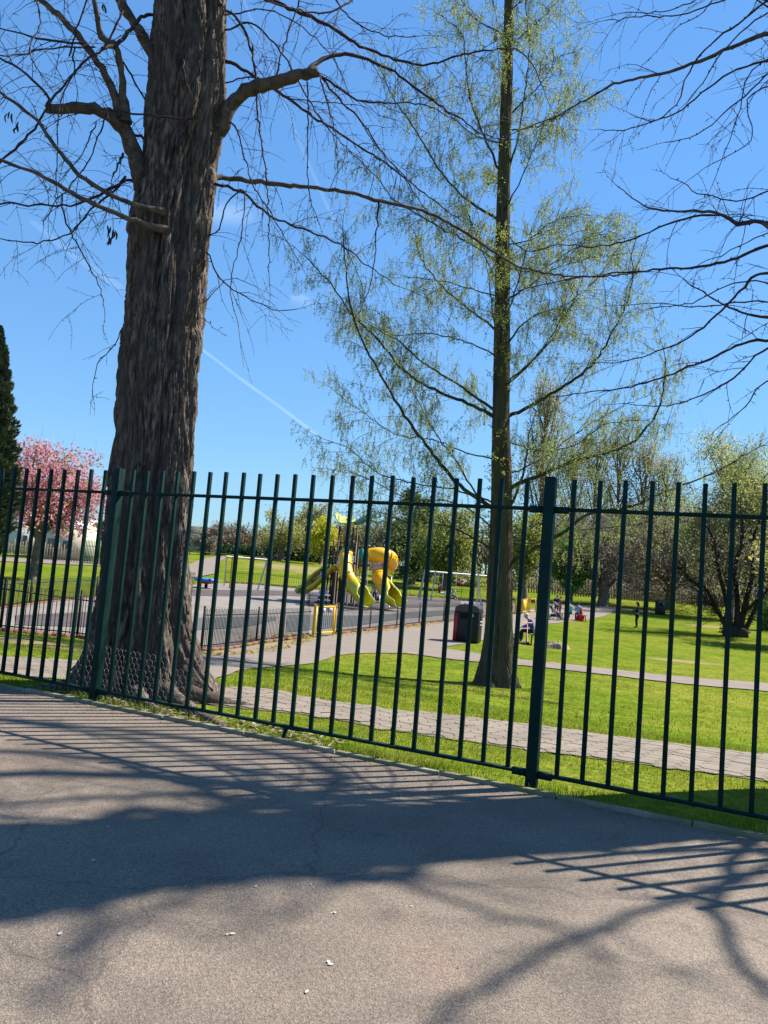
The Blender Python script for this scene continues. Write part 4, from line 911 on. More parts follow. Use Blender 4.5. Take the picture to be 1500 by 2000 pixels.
bush('bush', 'dark bush under the big round olive tree', 572, 1096, 60, 26, L_dark, 2200, 55, .3, dist=145)
bush('bush', 'dark bush under the pale trees left of the play tower', 640, 1100, 70, 26, L_dark, 2200, 56, .3, dist=145)
bush('bush', 'pale flowering bush beside the far end of the path', 403, 1090, 34, 42, L_grey, 1800, 57, .25, dist=135)
bush('bush', 'low dark hedge behind the conifer and cherry', 120, 1075, 110, 36, L_mid, 3000, 58, .22, dist=100)
bush('bush', 'brown green scrub behind the play tower', 730, 1110, 90, 34, L_brown, 2500, 59, .25, dist=130)
bush('bush', 'dark scrub below the dark green tree', 810, 1122, 100, 30, L_dark, 2500, 60, .25, dist=105)
bush('bush', 'dark scrub behind the right swing frame', 900, 1130, 100, 30, L_mid, 2500, 61, .25, dist=102)
bush('bush', 'brown scrub behind the leaning tree', 1000, 1140, 100, 34, L_brown, 2500, 62, .25, dist=104)
bush('bush', 'brown scrub along the fence behind the grey gnarled tree', 1150, 1155, 170, 46, L_brown, 4500, 63, .25, dist=106)
bush('bush', 'brown scrub along the fence behind the far litter bin', 1300, 1160, 160, 50, L_brown, 4500, 64, .25, dist=106)
bush('bush', 'mixed scrub along the fence behind the many stemmed tree', 1440, 1165, 160, 56, L_olive, 4500, 65, .25, dist=106)

# distant wood: one mass of trees beyond the park
def woodland():
    wb = MB(); lv1 = []; wt = []
    for px in list(range(640, 1640, 22))+list(range(300, 640, 26))+list(range(-60, 300, 30)):
        d_ = rng.uniform(165, 200) if px < 640 else rng.uniform(138, 160); b = at(px, 1100, d_); mpp = m_per_px(b); v = b-CAM; by = 1000-FPX*(v@CU)/(v@fwd); b[0] += (px-(750+FPX*(v@CR)/(v@fwd)))*mpp
        top = (1045 if px < 640 else 1005+rng.uniform(-25, 20))+(px-640)*(.0 if px < 640 else -.02); H = max(3, (by-top)*mpp); W = rng.uniform(3, 5)
        wb.tube([b, b+[0, 0, H*.8]], [.25, .08], 5, cap=False)
        for k in range(14): q = b+[0, 0, H*rng.uniform(.2, .7)]; e = q+np.array([rng.normal()*W*.6, rng.normal()*W*.5, H*rng.uniform(.1, .3)]); wb.tube([q, e], [.08, .03], 3, cap=False)
        c = b+rng.normal(size=(700, 3))*np.array([W*.55, W*.5, H*.22])+np.array([0, 0, H*.5]); wt.append(c[:350]); lv1.append(c[350:])
    r_ = empty('woodland', (0, 0, 0)); r_['kind'] = 'stuff'
    wb.build('stems', M_far, r_); mb = MB(); mb.add(*quads(np.concatenate(wt), .42, 1.6)); mb.build('twigs', L_grey, r_); mb = MB(); mb.add(*quads(np.concatenate(lv1), .42, 1.3)); mb.build('foliage', L_mid, r_)
woodland()
park_tree('broad_tree', 'broad leafy tree mostly beyond the right edge shading the lawn', None, at(1650, 1100, 47), 330, 290, L_olive, 16000, .2, trunk_r=.4, crown0=.3, limbs=30, twigs=300, seed=91)
# far palisade fence along the wood
M_wood = mat('weathered_wood', (.34, .27, .18), (.20, .16, .11), scale=3, rough=.95)
def fence_line(name, label, A, B_, hgt, gap, w, matr, d0=None, d1=None, jitter=.0, rails=(.3, .75), thick=.03, group=None):
    a = at(*A, d0) if d0 else G(*A); b = at(*B_, d1) if d1 else G(*B_)
    r_ = empty(name, (a+b)/2, label=label, cat='fence', group=group); c = (a+b)/2; L = np.linalg.norm(b[:2]-a[:2]); n = max(2, int(L/gap)); mb = MB(); d = unit(b-a); ang = math.atan2(d[1], d[0])
    for i in range(n+1):
        q = a+(b-a)*i/n; q[2] = float(h(q[0], q[1])); hh = hgt*(1+jitter*random.uniform(-1, 1)); mb.box(q-c+[0, 0, hh/2-.05], (w, thick, hh+.1), ang)
    mb.build('pales', matr, r_); mb = MB()
    for f in rails:
        for i in range(12):
            q = a+(b-a)*i/12; q2 = a+(b-a)*(i+1)/12
            q[2] = float(h(*q[:2])); q2[2] = float(h(*q2[:2])); nrm = np.array([-d[1], d[0], 0])*(thick/2+.015); mb.bar(q-c+[0, 0, hgt*f]+nrm, q2-c+[0, 0, hgt*f]+nrm, .03, .07)
    mb.build('rails', matr, r_)
fence_line('wooden_fence', 'weathered wooden paling fence along the wood behind the right hand lawn', (960, 1150), (1560, 1180), 2.0, .35, .16, M_wood, 98, 104, .15)
M_pale = mat('pale_wood', (.50, .38, .25), (.36, .27, .18), scale=3, rough=.95)
M_gfence = mat('green_palisade', (.03, .22, .16), (.02, .17, .12), rough=.5)
fence_line('wooden_fence', 'rough upright wooden paling fence in front of the white roofed hut', (-40, 1088), (150, 1096), 1.75, .30, .07, M_pale, 84, 84, .18)
fence_line('metal_palisade', 'bright green metal palisade fence right of the hut', (165, 1098), (260, 1102), 2.6, .16, .09, M_gfence, 84, 84, .02)

# huts
M_white = mat('white_wall', (.74, .70, .62), (.66, .62, .54), rough=.8); M_cream = mat('cream_wall', (.72, .62, .45), (.62, .52, .38), scale=1.5, rough=.8)
M_roof = mat('pale_roof', (.70, .74, .76), (.6, .64, .66), rough=.5); M_droof = mat('dark_roof', (.2, .2, .2), rough=.8)
def hut(name, label, pxl, pxr, dist, eave, ridge, matr, roof, deep=5.0, windows=()):
    a = at(pxl, 1095, dist); b = at(pxr, 1095, dist)
    for q, px in ((a, pxl), (b, pxr)):
        v = q-CAM; q[0] += (px-(750+FPX*(v@CR)/(v@fwd)))*m_per_px(q)
    W = b[0]-a[0]; org = np.array([(a[0]+b[0])/2, dist+deep/2, min(a[2], b[2])]); r_ = empty(name, org, label=label, cat='hut')
    mb = MB(); mb.box((0, 0, eave/2), (W, deep, eave)); mb.build('wall', matr, r_)
    mb = MB(); e = .25
    Vv = [(-W/2-e, -deep/2-e, eave), (W/2+e, -deep/2-e, eave), (W/2+e, 0, ridge), (-W/2-e, 0, ridge), (-W/2-e, deep/2+e, eave), (W/2+e, deep/2+e, eave)]
    V2 = [(x, y, z+.12) for x, y, z in Vv]
    mb.add(Vv+V2, [[0, 1, 2, 3], [3, 2, 5, 4], [9, 8, 7, 6], [10, 11, 8, 9], [0, 6, 7, 1], [4, 5, 11, 10], [0, 3, 9, 6], [3, 4, 10, 9], [1, 7, 8, 2], [2, 8, 11, 5]]); mb.build('roof', roof, r_)
    mb = MB(); mb.add([(-W/2, -deep/2+.05, eave-.01), (-W/2, deep/2-.05, eave-.01), (-W/2, 0, ridge-.02), (W/2, -deep/2+.05, eave-.01), (W/2, deep/2-.05, eave-.01), (W/2, 0, ridge-.02)], [[0, 1, 2], [3, 5, 4]]); mb.build('gable', matr, r_)
    for x, z, w_, hh, nm in windows:
        mb = MB(); mb.box((x*W, -deep/2-.02, z), (w_, .06, hh)); mb.build(nm, M_droof if nm == 'window' else M_wood, r_)
    mb = MB(); mb.bar((-W/2-e, -deep/2-e-.03, eave-.02), (W/2+e, -deep/2-e-.03, eave-.02), .05, .16); mb.build('fascia', M_droof, r_)
hut('garden_hut', 'white hut partly hidden by the conifer at the left', 2, 60, 92, 3.5, 5.2, M_white, M_roof, 6, ((.25, 1.6, .5, 1.2, 'window'),))
hut('garden_hut', 'long cream hut with a pale roof behind the pink cherry tree', 78, 159, 87, 3.6, 4.7, M_cream, M_roof, 5, ((-.25, 1.3, 1.0, 2.0, 'door'), (.1, 1.7, .9, .9, 'window')))
hut('distant_building', 'low grey roofed building far off just right of the big trunk', 360, 403, 160, 3.6, 5.2, M_white, M_grey, 8, ((.2, 1.8, 1.0, 1.2, 'window'),))

# ------------------------------------------------------------------ low hoop fences round the play area
M_red = mat('rust_edge', (.22, .075, .05), (.20, .11, .07), rough=.9)
def low_fence(label, pix, hgt=1.05, gap=.10, dists=None, edge=True, postgap=2.6):
    pts = [G(*p) for p in pix]; org = pts[0].copy(); r_ = empty('low_railing', org, label=label, cat='fence', group='low black railings round the play area')
    for a, b in zip(pts[:-1], pts[1:]):
        L = np.linalg.norm(b[:2]-a[:2]); ns = max(1, round(L/postgap))
        for k in range(ns):
            p = a+(b-a)*k/ns; q = a+(b-a)*(k+1)/ns; p[2] = float(h(*p[:2])); q[2] = float(h(*q[:2])); l = np.linalg.norm(q-p); n = int(l/gap); mb = MB()
            for i in range(1, n):
                c = p+(q-p)*i/n-org; mb.bar(c+[0, 0, .03], c+[0, 0, hgt-.04], .013, .013)
                if i % 2 and i+1 < n:
                    c2 = p+(q-p)*(i+1)/n-org; mb.tube([c+[0, 0, hgt-.04], (c+c2)/2+[0, 0, hgt], c2+[0, 0, hgt-.04]], .007, 4)
            for z in (.12, hgt-.16): mb.bar(p-org+[0, 0, z], q-org+[0, 0, z], .012, .03)
            mb.build('railing_panel', M_black, r_)
            mb = MB(); mb.box(p-org+[0, 0, hgt/2+.02], (.05, .05, hgt+.1)); mb.build('post', M_black, r_)
    if edge:
        mb = MB()
        for a, b in zip(pts[:-1], pts[1:]):
            for k in range(8):
                p = a+(b-a)*k/8; q = a+(b-a)*(k+1)/8; p[2] = float(h(*p[:2])); q[2] = float(h(*q[:2])); mb.bar(p-org+[0, 0, .03], q-org+[0, 0, .03], .14, .10)
        mb.build('edging', M_red, r_)
low_fence('low black hoop railing across the left foreground of the play area', [(-120, 1222), (0, 1233), (150, 1246), (230, 1260)], gap=.11, postgap=4.6)
low_fence('low black hoop railing running from the big trunk to the yellow gate', [(392, 1271), (500, 1257), (604, 1244)], gap=.10, postgap=3.6)
low_fence('low black hoop railing running right from the yellow gate to the big litter bin', [(657, 1238), (818, 1220), (940, 1207), (1008, 1199)], gap=.13, postgap=4.2)
low_fence('low dark railing at the back left of the play area before the cherry tree', [(-90, 1200), (7, 1188), (100, 1176), (187, 1167), (300, 1151), (380, 1143)], gap=.13)
low_fence('low green railing at the back of the play area behind the swing frame and tower', [(440, 1138), (520, 1143), (600, 1150), (700, 1157), (800, 1164), (948, 1173)], gap=.2)
# yellow gates
M_plate = mat('notice_plate', (.75, .78, .85), (.7, .5, .5), scale=6, rough=.4)
def gate(label, A, B_, hgt, bars=9, plates=False, panel=False):
    a, b = G(*A), G(*B_); org = (a+b)/2; r_ = empty('yellow_gate', org, label=label, cat='gate', group='yellow gates of the play area')
    a = a-org; b = b-org; L = np.linalg.norm(b-a); d = unit(b-a)
    for p in (a, b):
        mb = MB(); mb.box(p+[0, 0, hgt/2], (.10, .10, hgt)); mb.build('gate_post', M_yellow, r_, bevel=.01)
    mb = MB(); p, q = a+d*.1, b-d*.1
    for z in (.14, hgt-.08): mb.bar(p+[0, 0, z], q+[0, 0, z], .05, .06)
    mb.bar(p+[0, 0, .14], p+[0, 0, hgt-.08], .05); mb.bar(q+[0, 0, .14], q+[0, 0, hgt-.08], .05); mb.build('gate_frame', M_yellow, r_)
    mb = MB()
    for i in range(1, bars): c = p+(q-p)*i/bars; mb.bar(c+[0, 0, .15], c+[0, 0, hgt-.1], .016)
    mb.build('gate_bars', M_yellow if panel else M_black, r_)
    if panel:
        mb = MB(); mb.bar((p+q)/2+[0, 0, .2], (p+q)/2+[0, 0, hgt-.15], L*.6, .02, upv=tuple(np.cross(d, [0, 0, 1]))); mb.build('gate_panel', M_yellow, r_)
    if plates:
        for f in (.32, .72):
            c = p+(q-p)*f+np.array([0, -.03, hgt*.82]); mb = MB(); mb.box(c, (.22, .012, .17)); mb.build('notice', M_plate, r_)
gate('open topped yellow gate in the low railing at the centre, with two small notices', (611, 1245), (651, 1241), 1.15, plates=True)
gate('first yellow gate right of the slender tree trunk', (1006, 1200), (1018, 1199), 1.15, bars=4)
gate('solid yellow gate panel between two other yellow gates right of the slender trunk', (1019, 1199.5), (1029, 1197), 1.15, bars=4, panel=True)
gate('yellow gate frame nearest the square fence post', (1033, 1197), (1045, 1196), 1.15, bars=4)

# fallen yellow leaves along the low railing, petals and bits on the road
def scatter(name, label, pts, matr, size, cat):
    mb = MB(); pts = np.array(pts); V, F = quads(pts, size, 1.2); V = V.reshape(-1, 4, 3); c = V.mean(1, keepdims=True); V = c+(V-c)*np.array([1, 1, .35]); mb.add(V.reshape(-1, 3), F); o = mb.build(name, matr); tag(o, kind='stuff'); return o
M_yl = leafmat('fallen_leaf', (.62, .46, .10), (.40, .26, .08), sc=3)
pts = []
for A, B_, n in (((380, 1280), (604, 1250), 300), ((660, 1244), (900, 1212), 420)):
    a, b = G(*A), G(*B_)
    for i in range(n):
        u = random.random(); q = a+(b-a)*u; q = q+np.array([random.gauss(0, .15), random.gauss(0, .22), 0]); q[2] = float(h(*q[:2]))+.05+random.random()*.02; pts.append(q)
for X_ in ((497, 1254), (548, 1249), (580, 1246)):
    a = G(*X_)
    for i in range(70): q = a+np.array([random.gauss(0, .22), random.gauss(0, .15), 0]); q[2] = float(h(*q[:2]))+.05+abs(random.gauss(0, .06)); pts.append(q)
scatter('fallen_leaves', '', pts, M_yl, .11, 'leaves')
M_bit = mat('petal', (.62, .58, .50), (.45, .40, .33), scale=20, rough=.8)
pts = []
for x, y, n in ((605, 1738, 2), (612, 1742, 1), (797, 1776, 1), (892, 1897, 2), (588, 1945, 1), (645, 1893, 2), (500, 1737, 2), (112, 1832, 1), (650, 1790, 2), (445, 1835, 2), (213, 1623, 2), (1110, 1702, 2), (178, 1687, 2), (1300, 1807, 2), (310, 1780, 1), (1050, 1770, 1)):
    a = G(x, y); a[2] = 0
    for i in range(n): pts.append(a+np.array([random.gauss(0, .008), random.gauss(0, .008), .006]))
for i in range(170):
    s = -random.random()*5.2-.2; t = random.uniform(-7, 3); q = fl(t, s); pts.append(np.array([q[0], q[1], .004]))
pts = np.array(pts); mb = MB(); n = len(pts); V, F = quads(pts[:22], .018, 1.5); V = V.reshape(-1, 4, 3); c = V.mean(1, keepdims=True); V = c+(V-c)*np.array([1, 1, .15]); mb.add(V.reshape(-1, 3), F)
V, F = quads(pts[22:], .009, 1.3); V = V.reshape(-1, 4, 3); c = V.mean(1, keepdims=True); V = c+(V-c)*np.array([1, 1, .15]); mb.add(V.reshape(-1, 3), F)
o = mb.build('petals', M_bit); tag(o, kind='stuff')
pts2 = []
for i in range(520):
    s = -.16-abs(random.gauss(0, .13)); t = random.uniform(-8, 3.5); q = fl(t, s); pts2.append(np.array([q[0], q[1], .006]))
V, F = quads(np.array(pts2), .016, 1.8); V = V.reshape(-1, 4, 3); c = V.mean(1, keepdims=True); V = c+(V-c)*np.array([1, 1, .2]); mb = MB(); mb.add(V.reshape(-1, 3), F)
o = mb.build('kerb_debris', mat('debris', (.30, .22, .12), (.12, .09, .05), scale=9)); tag(o, kind='stuff')
M_litter = mat('bark_litter', (.36, .28, .18), (.2, .15, .1), scale=6, rough=.9)
pts = []
for i in range(900):
    t = random.uniform(-6.9, -3.2); s = random.uniform(-.08, .45); q = fl(t, s); pts.append([q[0], q[1], float(h(*q))+.01+random.random()*.02])
V, F = quads(np.array(pts), .045, 1.8); V = V.reshape(-1, 4, 3); c = V.mean(1, keepdims=True); V = c+(V-c)*np.array([1, 1, .3]); mb = MB(); mb.add(V.reshape(-1, 3), F); o = mb.build('leaf_litter', M_litter); tag(o, kind='stuff')

# ------------------------------------------------------------------ people
M_skin = mat('skin', (.55, .35, .26), (.48, .29, .21), scale=8, rough=.6)
M_eye = mat('eye', (.04, .03, .03), rough=.2)
CM = {}
def cmat(name, c):
    if name not in CM: CM[name] = mat(name, c, tuple(v*.8 for v in c), scale=7, rough=.85, bump=.3, bscale=20)
    return CM[name]
def skinobj(name, verts, edges, radii, matr, parent, sub=1):
    me = bpy.data.meshes.new(name); me.from_pydata([tuple(float(c) for c in v) for v in verts], edges, [])
    me.materials.append(matr)
    bm = bmesh.new(); bm.from_mesh(me); ly = bm.verts.layers.skin.verify(); bm.verts.ensure_lookup_table()
    for i, r_ in enumerate(radii):
        bm.verts[i][ly].radius = (r_, r_) if not isinstance(r_, tuple) else r_
        bm.verts[i][ly].use_root = (i == 0)
    bm.to_mesh(me); bm.free()
    o = bpy.data.objects.new(name, me); COL.objects.link(o); o.parent = parent
    m = o.modifiers.new('skin', 'SKIN'); m.use_smooth_shade = True; m.branch_smoothing = .5
    s = o.modifiers.new('sub', 'SUBSURF'); s.levels = sub; s.render_levels = sub
    return o
STAND = dict(pelvis=(0, 0, .93), waist=(0, 0, 1.08), chest=(0, 0, 1.29), neck=(0, 0, 1.47), chin=(0, .03, 1.55), crown=(0, .02, 1.68),
             shL=(-.17, 0, 1.40), shR=(.17, 0, 1.40), elL=(-.23, -.03, 1.12), elR=(.23, -.03, 1.12), wrL=(-.24, .06, .88), wrR=(.24, .06, .88),
             hiL=(-.09, 0, .90), hiR=(.09, 0, .90), knL=(-.10, .03, .50), knR=(.10, .03, .50), anL=(-.10, -.01, .09), anR=(.10, -.01, .09), toL=(-.11, .15, .04), toR=(.11, .15, .04))
SIT = dict(STAND, pelvis=(0, 0, .52), waist=(0, .0, .68), chest=(0, .05, .88), neck=(0, .10, 1.06), chin=(0, .16, 1.12), crown=(0, .15, 1.26), shL=(-.17, .06, 1.0), shR=(.17, .06, 1.0),
           elL=(-.22, .12, .75), elR=(.22, .12, .75), wrL=(-.13, .34, .68), wrR=(.13, .34, .68), hiL=(-.09, .03, .50), hiR=(.09, .03, .50), knL=(-.12, .44, .52), knR=(.12, .44, .52),
           anL=(-.12, .46, .10), anR=(.12, .46, .10), toL=(-.12, .62, .04), toR=(.12, .62, .04))
def person(label, loc, rz, J, top, trousers, hair, shoes=(.03, .03, .03), s=1.0, coat=False, longhair=False, group=None):
    r_ = empty('person', loc, rz, label=label, cat='person', group=group); r_.scale = (s, s, s)
    J = {k: np.array(v, float) for k, v in J.items()}
    V = []; E = []; Rr = []; ix = {}
    def nd(k, p, r, par=None):
        ix[k] = len(V); V.append(p); Rr.append(r)
        if par is not None: E.append((ix[par], ix[k]))
    nd('pelvis', J['pelvis'], (.14, .105)); nd('waist', J['waist'], (.125, .09), 'pelvis'); nd('chest', J['chest'], (.145, .10), 'waist')
    nd('neck', J['neck'], .05, 'chest'); nd('chin', J['chin'], (.062, .075), 'neck'); nd('mid', (J['chin']+J['crown'])/2, (.076, .092), 'chin'); nd('crown', J['crown'], (.06, .07), 'mid')
    for S in 'LR':
        nd('sh'+S, J['sh'+S], .055, 'chest'); nd('el'+S, J['el'+S], .042, 'sh'+S); nd('wr'+S, J['wr'+S], .028, 'el'+S)
        d = unit(J['wr'+S]-J['el'+S]); side = unit(np.cross(d, [0, 0, 1.0])+1e-6); pn = np.cross(side, d)
        nd('pa'+S, J['wr'+S]+d*.055, (.036, .018), 'wr'+S)
        for i, (o_, L) in enumerate(((-.03, .062), (-.011, .075), (.009, .070), (.028, .055))):
            a = J['wr'+S]+d*.09+side*o_; nd('f%d%s' % (i, S), a, .010, 'pa'+S); nd('g%d%s' % (i, S), a+d*L*.6-pn*.012, .009, 'f%d%s' % (i, S)); nd('t%d%s' % (i, S), a+d*L-pn*.03, .007, 'g%d%s' % (i, S))
        a = J['wr'+S]+d*.03+side*(.04 if S == 'L' else -.04); nd('th'+S, a, .012, 'pa'+S); nd('tt'+S, a+d*.045, .009, 'th'+S)
        nd('hi'+S, J['hi'+S], .085, 'pelvis'); nd('kn'+S, J['kn'+S], .058, 'hi'+S); nd('an'+S, J['an'+S], .038, 'kn'+S); nd('to'+S, J['to'+S], (.038, .026), 'an'+S)
    body = skinobj('body', V, E, Rr, M_skin, r_)
    f = unit(np.array([0, 1.0, 0])); c = (J['chin']+J['crown'])/2
    mb = MB(); hv = unit(J['crown']-J['chin']); fw = unit(np.cross(hv, np.cross(f, hv)))
    sd = np.cross(fw, hv)
    for q in (-1, 1): mb.ellip(c+fw*.082+sd*.03*q, (.011, .011, .011), 6, 5)
    mb.build('eyes', M_eye, r_)
    mb = MB(); mb.tube([c+fw*.085+hv*.005, c+fw*.10-hv*.03], [.006, .014], 5)
    for q in (-1, 1): mb.ellip(c+sd*.078*q-hv*.005, (.012, .018, .028), 6, 5)
    mb.bar(c+fw*.09-hv*.052-sd*.02, c+fw*.09-hv*.052+sd*.02, .008, .008); mb.build('face', M_skin, body)
    mb = MB(); mb.ellip(c-fw*.018+hv*.035, (.084, .094, .08), 12, 8)
    if longhair: mb.tube([c-fw*.06, c-fw*.08-hv*.12, c-fw*.07-hv*.24], [.085, .08, .05], 8)
    mb.build('hair', cmat('hair_'+'%02d%02d' % (hair[0]*99, hair[2]*99), hair), r_, smooth=True)
    tc = cmat('cloth_%02d%02d%02d' % tuple(int(v*99) for v in top), top); pc = cmat('cloth_%02d%02d%02d' % tuple(int(v*99) for v in trousers), trousers); sc_ = cmat('cloth_%02d%02d%02d' % tuple(int(v*99) for v in shoes), shoes)
    nb = J['chest']+(J['neck']-J['chest'])*.72
    V = [J['waist'], J['pelvis']+np.array([0, 0, -.02]), J['chest'], nb]; E = [(0, 1), (0, 2), (2, 3)]; Rr = [(.152, .118), (.165, .13), (.168, .125), .075]
    if coat: V.append(J['pelvis']+np.array([0, 0, -.34])); E.append((1, 4)); Rr.append((.23, .17))
    for S in 'LR':
        n = len(V); V += [J['sh'+S], J['el'+S], J['wr'+S]]; E += [(2, n), (n, n+1), (n+1, n+2)]; Rr += [.078, .062, .046]
    skinobj('jacket', V, E, Rr, tc, r_)
    V = [J['pelvis']+np.array([0, 0, .05]), J['pelvis']]; E = [(0, 1)]; Rr = [(.145, .11), (.155, .12)]
    for S in 'LR':
        n = len(V); V += [J['hi'+S], J['kn'+S], J['an'+S]+unit(J['kn'+S]-J['an'+S])*.03]; E += [(1, n), (n, n+1), (n+1, n+2)]; Rr += [.10, .072, .055]
    skinobj('trousers', V, E, Rr, pc, r_)
    for S in 'LR':
        V = [J['an'+S], J['an'+S]*.35+J['to'+S]*.65, J['to'+S]]; skinobj('shoe', V, [(0, 1), (1, 2)], [.05, (.05, .038), (.044, .03)], sc_, r_)
    return r_
def gp(px, py): p = G(px, py); return p
PI = math.pi
L90 = PI/2
# woman in black
J = dict(STAND, elL=(-.22, .02, 1.12), wrL=(-.10, .26, 1.16), elR=(.22, .02, 1.12), wrR=(.06, .26, 1.14))
wp = gp(1243, 1227)
person('woman in black coat standing alone on the lawn looking down at a phone', wp, L90*.9, J, (.015, .015, .018), (.015, .015, .017), (.06, .04, .03), s=1.06, coat=True, longhair=True)
ph = empty('phone', wp+np.array([-.36, 0, 1.17]), label='phone held by the woman in black', cat='phone'); mb = MB(); mb.box((0, 0, 0), (.015, .07, .14)); mb.build('case', M_black, ph); mb = MB(); mb.box((.009, 0, 0), (.003, .06, .125)); mb.build('screen', M_droof, ph)
# benches
M_slat = mat('bench_wood', (.30, .22, .15), (.2, .14, .1), scale=5, rough=.8)
def bench(label, loc, rz, W=1.5, group='park benches', back=True):
    r_ = empty('park_bench', loc, rz, label=label, cat='bench', group=group)
    mb = MB()
    for i in range(4): mb.box((0, -.15+i*.12, .45), (W, .10, .03))
    mb.build('seat', M_slat, r_); mb = MB()
    if back:
        for z in (.60, .74, .86): mb.box((0, -.24-(z-.6)*.2, z), (W, .03, .10))
        mb.build('backrest', M_slat, r_)
    for sx in (-W*.42, W*.42):
        mb = MB(); mb.bar((sx, -.2, 0), (sx, -.28, .92) if back else (sx, -.2, .44), .05, .05, upv=(1, 0, 0)); mb.bar((sx, .22, 0), (sx, .2, .45), .05, .05, upv=(1, 0, 0)); mb.bar((sx, -.22, .42), (sx, .22, .42), .05, .04); mb.build('leg', M_black, r_)
sp = gp(1036, 1258)
bench('bench under the white haired person beside the square fence post', sp+np.array([.14, 0, 0]), L90, 1.2)
J = dict(SIT, chest=(0, .10, .87), neck=(0, .22, 1.02), chin=(0, .30, 1.05), crown=(0, .32, 1.19), shL=(-.17, .14, .98), shR=(.17, .14, .98), wrL=(-.10, .42, .66), wrR=(.10, .42, .66))
person('white haired person in blue top and dark trousers sitting bent over on a bench', sp+np.array([.06, 0, 0]), L90, J, (.06, .11, .32), (.02, .018, .025), (.72, .70, .68), shoes=(.45, .06, .08), s=1.05)
M_scoot = mat('scooter_red', (.62, .06, .10), rough=.4)
sc0 = sp+np.array([-.42, -.35, 0]); r_ = empty('kick_scooter', sc0, label='pink and red kick scooter standing in front of the seated white haired person', cat='scooter')
mb = MB(); mb.box((-.05, 0, .09), (.60, .12, .03)); mb.build('deck', cmat('cloth_pale_pink', (.8, .5, .48)), r_, bevel=.01)
mb = MB(); mb.tube([(.2, 0, .10), (.16, 0, .9)], .02, 8); mb.build('stem', M_scoot, r_); mb = MB(); mb.tube([(.16, -.22, .9), (.16, .22, .9)], .018, 8); mb.tube([(-.06, -.05, .9), (.38, .05, .9)], .018, 8); mb.build('handlebar', cmat('cloth_pale_pink', (.8, .5, .48)), r_)
for x in (-.38, .24): mb = MB(); mb.tube([(x, -.02, .06), (x, .02, .06)], .06, 12); mb.build('wheel', M_black, r_)
# dark bag on the grass
bp_ = gp(1003, 1262); r_ = empty('bag', bp_, label='dark bag with pale front lying on the grass right of the slender trunk', cat='bag')
mb = MB(); mb.ellip((0, 0, .17), (.24, .16, .2), 12, 8); mb.build('bag_body', cmat('cloth_navy', (.05, .05, .09)), r_, smooth=True); mb = MB(); mb.box((0, -.15, .15), (.26, .05, .16)); mb.build('pocket', cmat('cloth_lilac', (.5, .46, .6)), r_, bevel=.02); mb = MB(); mb.tube(spline([(-.12, 0, .34), (0, 0, .46), (.12, 0, .34)], 8), .014, 5); mb.build('handle', M_black, r_)
# stump
stp = gp(1084, 1266); r_ = empty('tree_stump', stp, label='low broken tree stump on the grass right of the square fence post', cat='stump')
zs = np.linspace(-.22, .20, 14); V = bark_trunk(np.stack([0*zs, 0*zs, zs], -1), np.interp(zs, [-.22, .05, .20], [.62, .46, .38]), zs, 50, [(0, .2, .4), (2, .2, .4), (4, .2, .4)], .07, 77, 0, flute=.1); V[-1] = V[-1]*[.3, .3, 1]+[0, 0, .02]; V[..., 2] += np.where(zs[:, None] > .1, .06*np.sin(np.linspace(0, 6.28, 51)*3)[None], 0)
mb = MB(); mb.grid(V); mb.build('wood', M_litter, r_, smooth=False)
# seated pair
t_ = gp(1114, 1212)
bench('bench with two seated people at the edge of the wide path', t_+np.array([.25, .25, 0]), 0, 2.0, back=False)
person('dark haired person in teal jacket sitting on the bench seen from behind', t_+np.array([0, .2, 0]), .15, SIT, (.10, .50, .50), (.02, .02, .03), (.02, .015, .012), s=1.08)
person('dark haired person in pale blue shirt sitting right of the teal jacket', t_+np.array([.62, .25, 0]), -.1, SIT, (.30, .42, .72), (.03, .03, .04), (.02, .015, .012), s=1.04)
rb = gp(1133, 1213); r_ = empty('red_bag', rb, label='bright red cloth bag hanging down at the right end of the bench', cat='bag')
mb = MB(); th = np.linspace(0, 2*PI, 17); zs = np.linspace(.02, .85, 9); V = [[(math.cos(a)*(.34-.24*(z/.85))*(1+.12*math.sin(a*5)), math.sin(a)*.16*(1+.2*math.sin(a*3)), z) for a in th] for z in zs]; mb.grid(np.array(V)); mb.build('cloth', cmat('cloth_red', (.75, .03, .03)), r_, smooth=True)
mb = MB(); mb.tube(spline([(-.06, 0, .82), (-.15, .05, .98), (-.05, .1, .82)], 8), .015, 5); mb.build('strap', cmat('cloth_red', (.75, .03, .03)), r_)
